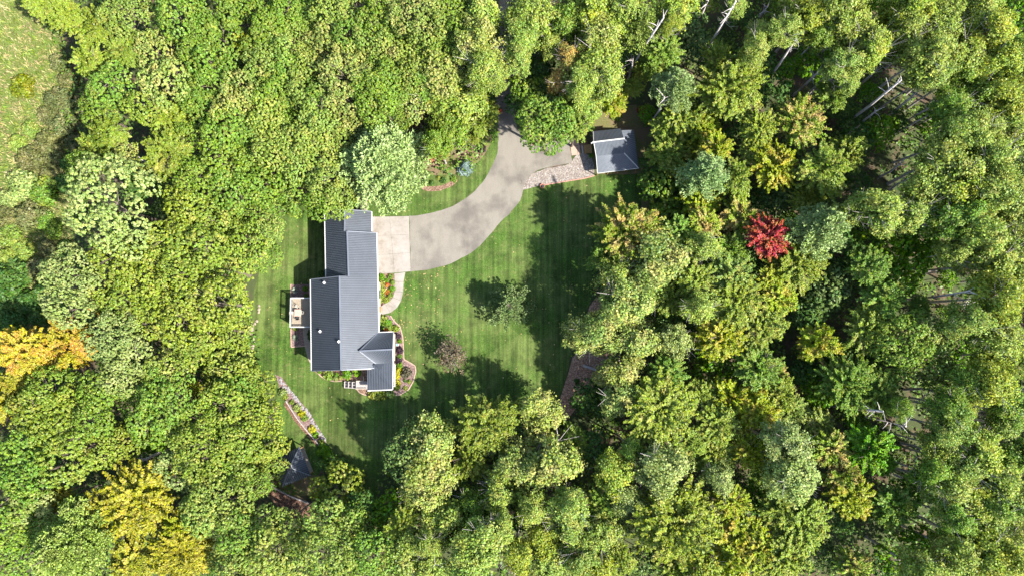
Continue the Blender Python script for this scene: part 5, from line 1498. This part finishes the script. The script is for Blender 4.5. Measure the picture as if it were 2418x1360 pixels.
# ------------------------------------------------------------------ uncountable ground cover
def scatter(n, x0, x1, y0, y1, ins=(), out=(), seed=1):
    r = np.random.default_rng(seed)
    X = r.uniform(x0, x1, n); Y = r.uniform(y0, y1, n)
    ok = np.ones(n, bool)
    if ins:
        a = np.zeros(n, bool)
        for p in ins: a |= inside(p, X, Y)
        ok &= a
    for p in out: ok &= ~inside(p, X, Y)
    return X[ok], Y[ok], r
def TA(X):
    return DROP * np.clip((SLOPE0 - X) / (SLOPE0 - SLOPE1), 0, 1)
def ground_cover():
    clear = [LAWN_POLY, DRIVE_POLY, GRAVEL_POLY, MEADOW_POLY, PAD_POLY] + [p for k in BEDS for p in BEDS[k]]
    # undergrowth below the trees
    X, Y, r = scatter(9500, -105, 105, -62, 72, out=clear, seed=31)
    ye = [tuple(G(x, y))[:2] for x, y in ((1390, 250), (1540, 240), (1550, 420), (1545, 520), (1400, 420))]
    k = ~inside(ye, X, Y)
    X, Y = X[k], Y[k]
    k = r.random(len(X)) < np.clip(0.45 + 0.9 * (np.sin(X * 0.21 + 1) * np.sin(Y * 0.17) * 0.5 + 0.5), 0, 1)
    X, Y = X[k], Y[k]
    per = 16
    c = np.repeat(np.stack([X, Y, TA(X) + r.uniform(0.2, 2.2, len(X))], 1), per, 0) + r.normal(0, 1, (len(X) * per, 3)) * np.array([0.75, 0.75, 0.28])
    c[:, 2] = np.maximum(c[:, 2], TA(c[:, 0]) + 0.08)
    n = unit(r.normal(0, 0.5, c.shape) + np.array([0, 0, 1.0]))
    me = quad_mesh(leaf_quads(c, n, 0.30 * r.uniform(0.6, 1.3, len(c)), r), 'undergrowth'); me.materials.append(MAT['leaf'])
    o = link('undergrowth', me); o.color = (0.090, 0.160, 0.028, 1); o['tip'] = [0.16, 0.21, 0.04]; o['tip_amount'] = 0.4; o['kind'] = 'stuff'
    # meadow grass
    X, Y, r = scatter(60000, -118, -70, -14, 66, ins=[MEADOW_POLY], seed=32)
    N = len(X)
    b = np.stack([X, Y, TA(X)], 1)
    h = r.uniform(0.25, 0.75, N)[:, None]
    ln = r.normal(0, 0.55, (N, 2)) + np.array([-0.25, 0.2])
    e = np.concatenate([ln, np.ones((N, 1))], 1)
    w = unit(np.cross(e, unit(r.normal(size=(N, 3))))) * 0.09
    V = np.stack([b, b + e * h * 0.6 - w, b + e * h, b + e * h * 0.6 + w], 1)
    me = quad_mesh(V, 'meadow_grass'); me.materials.append(MAT['leaf'])
    o = link('meadow_grass', me); o.color = (0.140, 0.195, 0.030, 1); o['tip'] = [0.29, 0.245, 0.115]; o['tip_amount'] = 0.62; o['kind'] = 'stuff'
    # fallen leaves on the lawn, thick beside the walk
    X, Y, r = scatter(1500, -45, 25, -32, 30, ins=[LAWN_POLY], out=[DRIVE_POLY, GRAVEL_POLY], seed=33)
    wx, wy, _ = scatter(1400, -22, -14, -2, 12, ins=[LAWN_POLY], out=[DRIVE_POLY, WALK_POLY] + BEDS['mulch_bed'], seed=34)
    keep = r.random(len(wx)) < 0.14
    X = np.concatenate([X[::3], wx[keep]]); Y = np.concatenate([Y[::3], wy[keep]])
    c = np.stack([X, Y, TA(X) + 0.035], 1)
    n = unit(r.normal(0, 0.25, c.shape) + np.array([0, 0, 1.0]))
    me = quad_mesh(leaf_quads(c, n, 0.10 * r.uniform(0.6, 1.7, len(c)), r), 'fallen_leaves'); me.materials.append(MAT['leaf'])
    o = link('fallen_leaves', me); o.color = (0.36, 0.29, 0.13, 1); o['tip'] = [0.40, 0.24, 0.12]; o['tip_amount'] = 0.5; o['kind'] = 'stuff'
    # pebbles of the gravel apron
    X, Y, r = scatter(9000, 2, 16, 22, 34, ins=[GRAVEL_POLY], seed=35)
    X, Y = X[:2600], Y[:2600]
    s = r.uniform(0.05, 0.12, len(X))
    base = np.array([[1, 0, 0], [0, 1, 0], [-1, 0, 0], [0, -1, 0], [0, 0, 0.7]])
    vs = []; fs = []
    for i in range(len(X)):
        a = r.uniform(0, 6.28); ca, sa = math.cos(a), math.sin(a); b0 = len(vs)
        for q in base: vs.append((X[i] + s[i] * (q[0] * ca - q[1] * sa), Y[i] + s[i] * (q[0] * sa + q[1] * ca) * 0.8, 0.015 + s[i] * q[2]))
        fs += [(b0, b0 + 1, b0 + 4), (b0 + 1, b0 + 2, b0 + 4), (b0 + 2, b0 + 3, b0 + 4), (b0 + 3, b0, b0 + 4)]
    M = Mat('pebbles'); M.set(0.9); g = M.node('ShaderNodeNewGeometry')
    M.base(M.ramp(g.outputs['Random Per Island'], [(0, (0.10, 0.082, 0.07)), (0.4, (0.185, 0.155, 0.133)), (0.75, (0.25, 0.21, 0.172)), (1, (0.32, 0.305, 0.29))]))
    o = link('gravel_pebbles', mesh_from(vs, fs, 'gravel_pebbles'), M.m); o['kind'] = 'stuff'
    # the wood goes on beyond the frame
    parts = []
    r = np.random.default_rng(77)
    protos = [oak_crown(4.2, 900 + i, 11, gap=0.9, leaf=0.40, per=7) for i in range(3)]
    for x in np.arange(-150, 151, 7.5):
        for y in np.arange(-110, 116, 7.5):
            xx, yy = x + r.uniform(-2.5, 2.5), y + r.uniform(-2.5, 2.5)
            q = ((abs(xx) > 91 and xx > 0) or yy > 60 or yy < -52 or (xx < -97 and yy < 0)) and abs(xx) < 125 and -84 < yy < 92
            if not q or (xx < -70 and yy > -10): continue
            a = r.uniform(0, 6.28); m = protos[r.integers(0, 3)]
            rot = np.array([[math.cos(a), -math.sin(a), 0], [math.sin(a), math.cos(a), 0], [0, 0, 1]])
            parts.append((m @ rot.T) * r.uniform(0.85, 1.15) + np.array([xx, yy, T(xx) + r.uniform(9, 14)]))
    V = np.concatenate(parts)
    me = quad_mesh(V, 'surrounding_wood'); me.materials.append(MAT['leaf'])
    o = link('surrounding_wood', me); o.color = (0.15, 0.185, 0.04, 1); o['tip'] = [0.24, 0.21, 0.06]; o['tip_amount'] = 0.4; o['kind'] = 'stuff'
    print('surrounding quads', len(V))
ground_cover()
print('TRI', sum(len(m.polygons) * 2 for m in bpy.data.meshes), 'OBJ', len(bpy.data.objects))
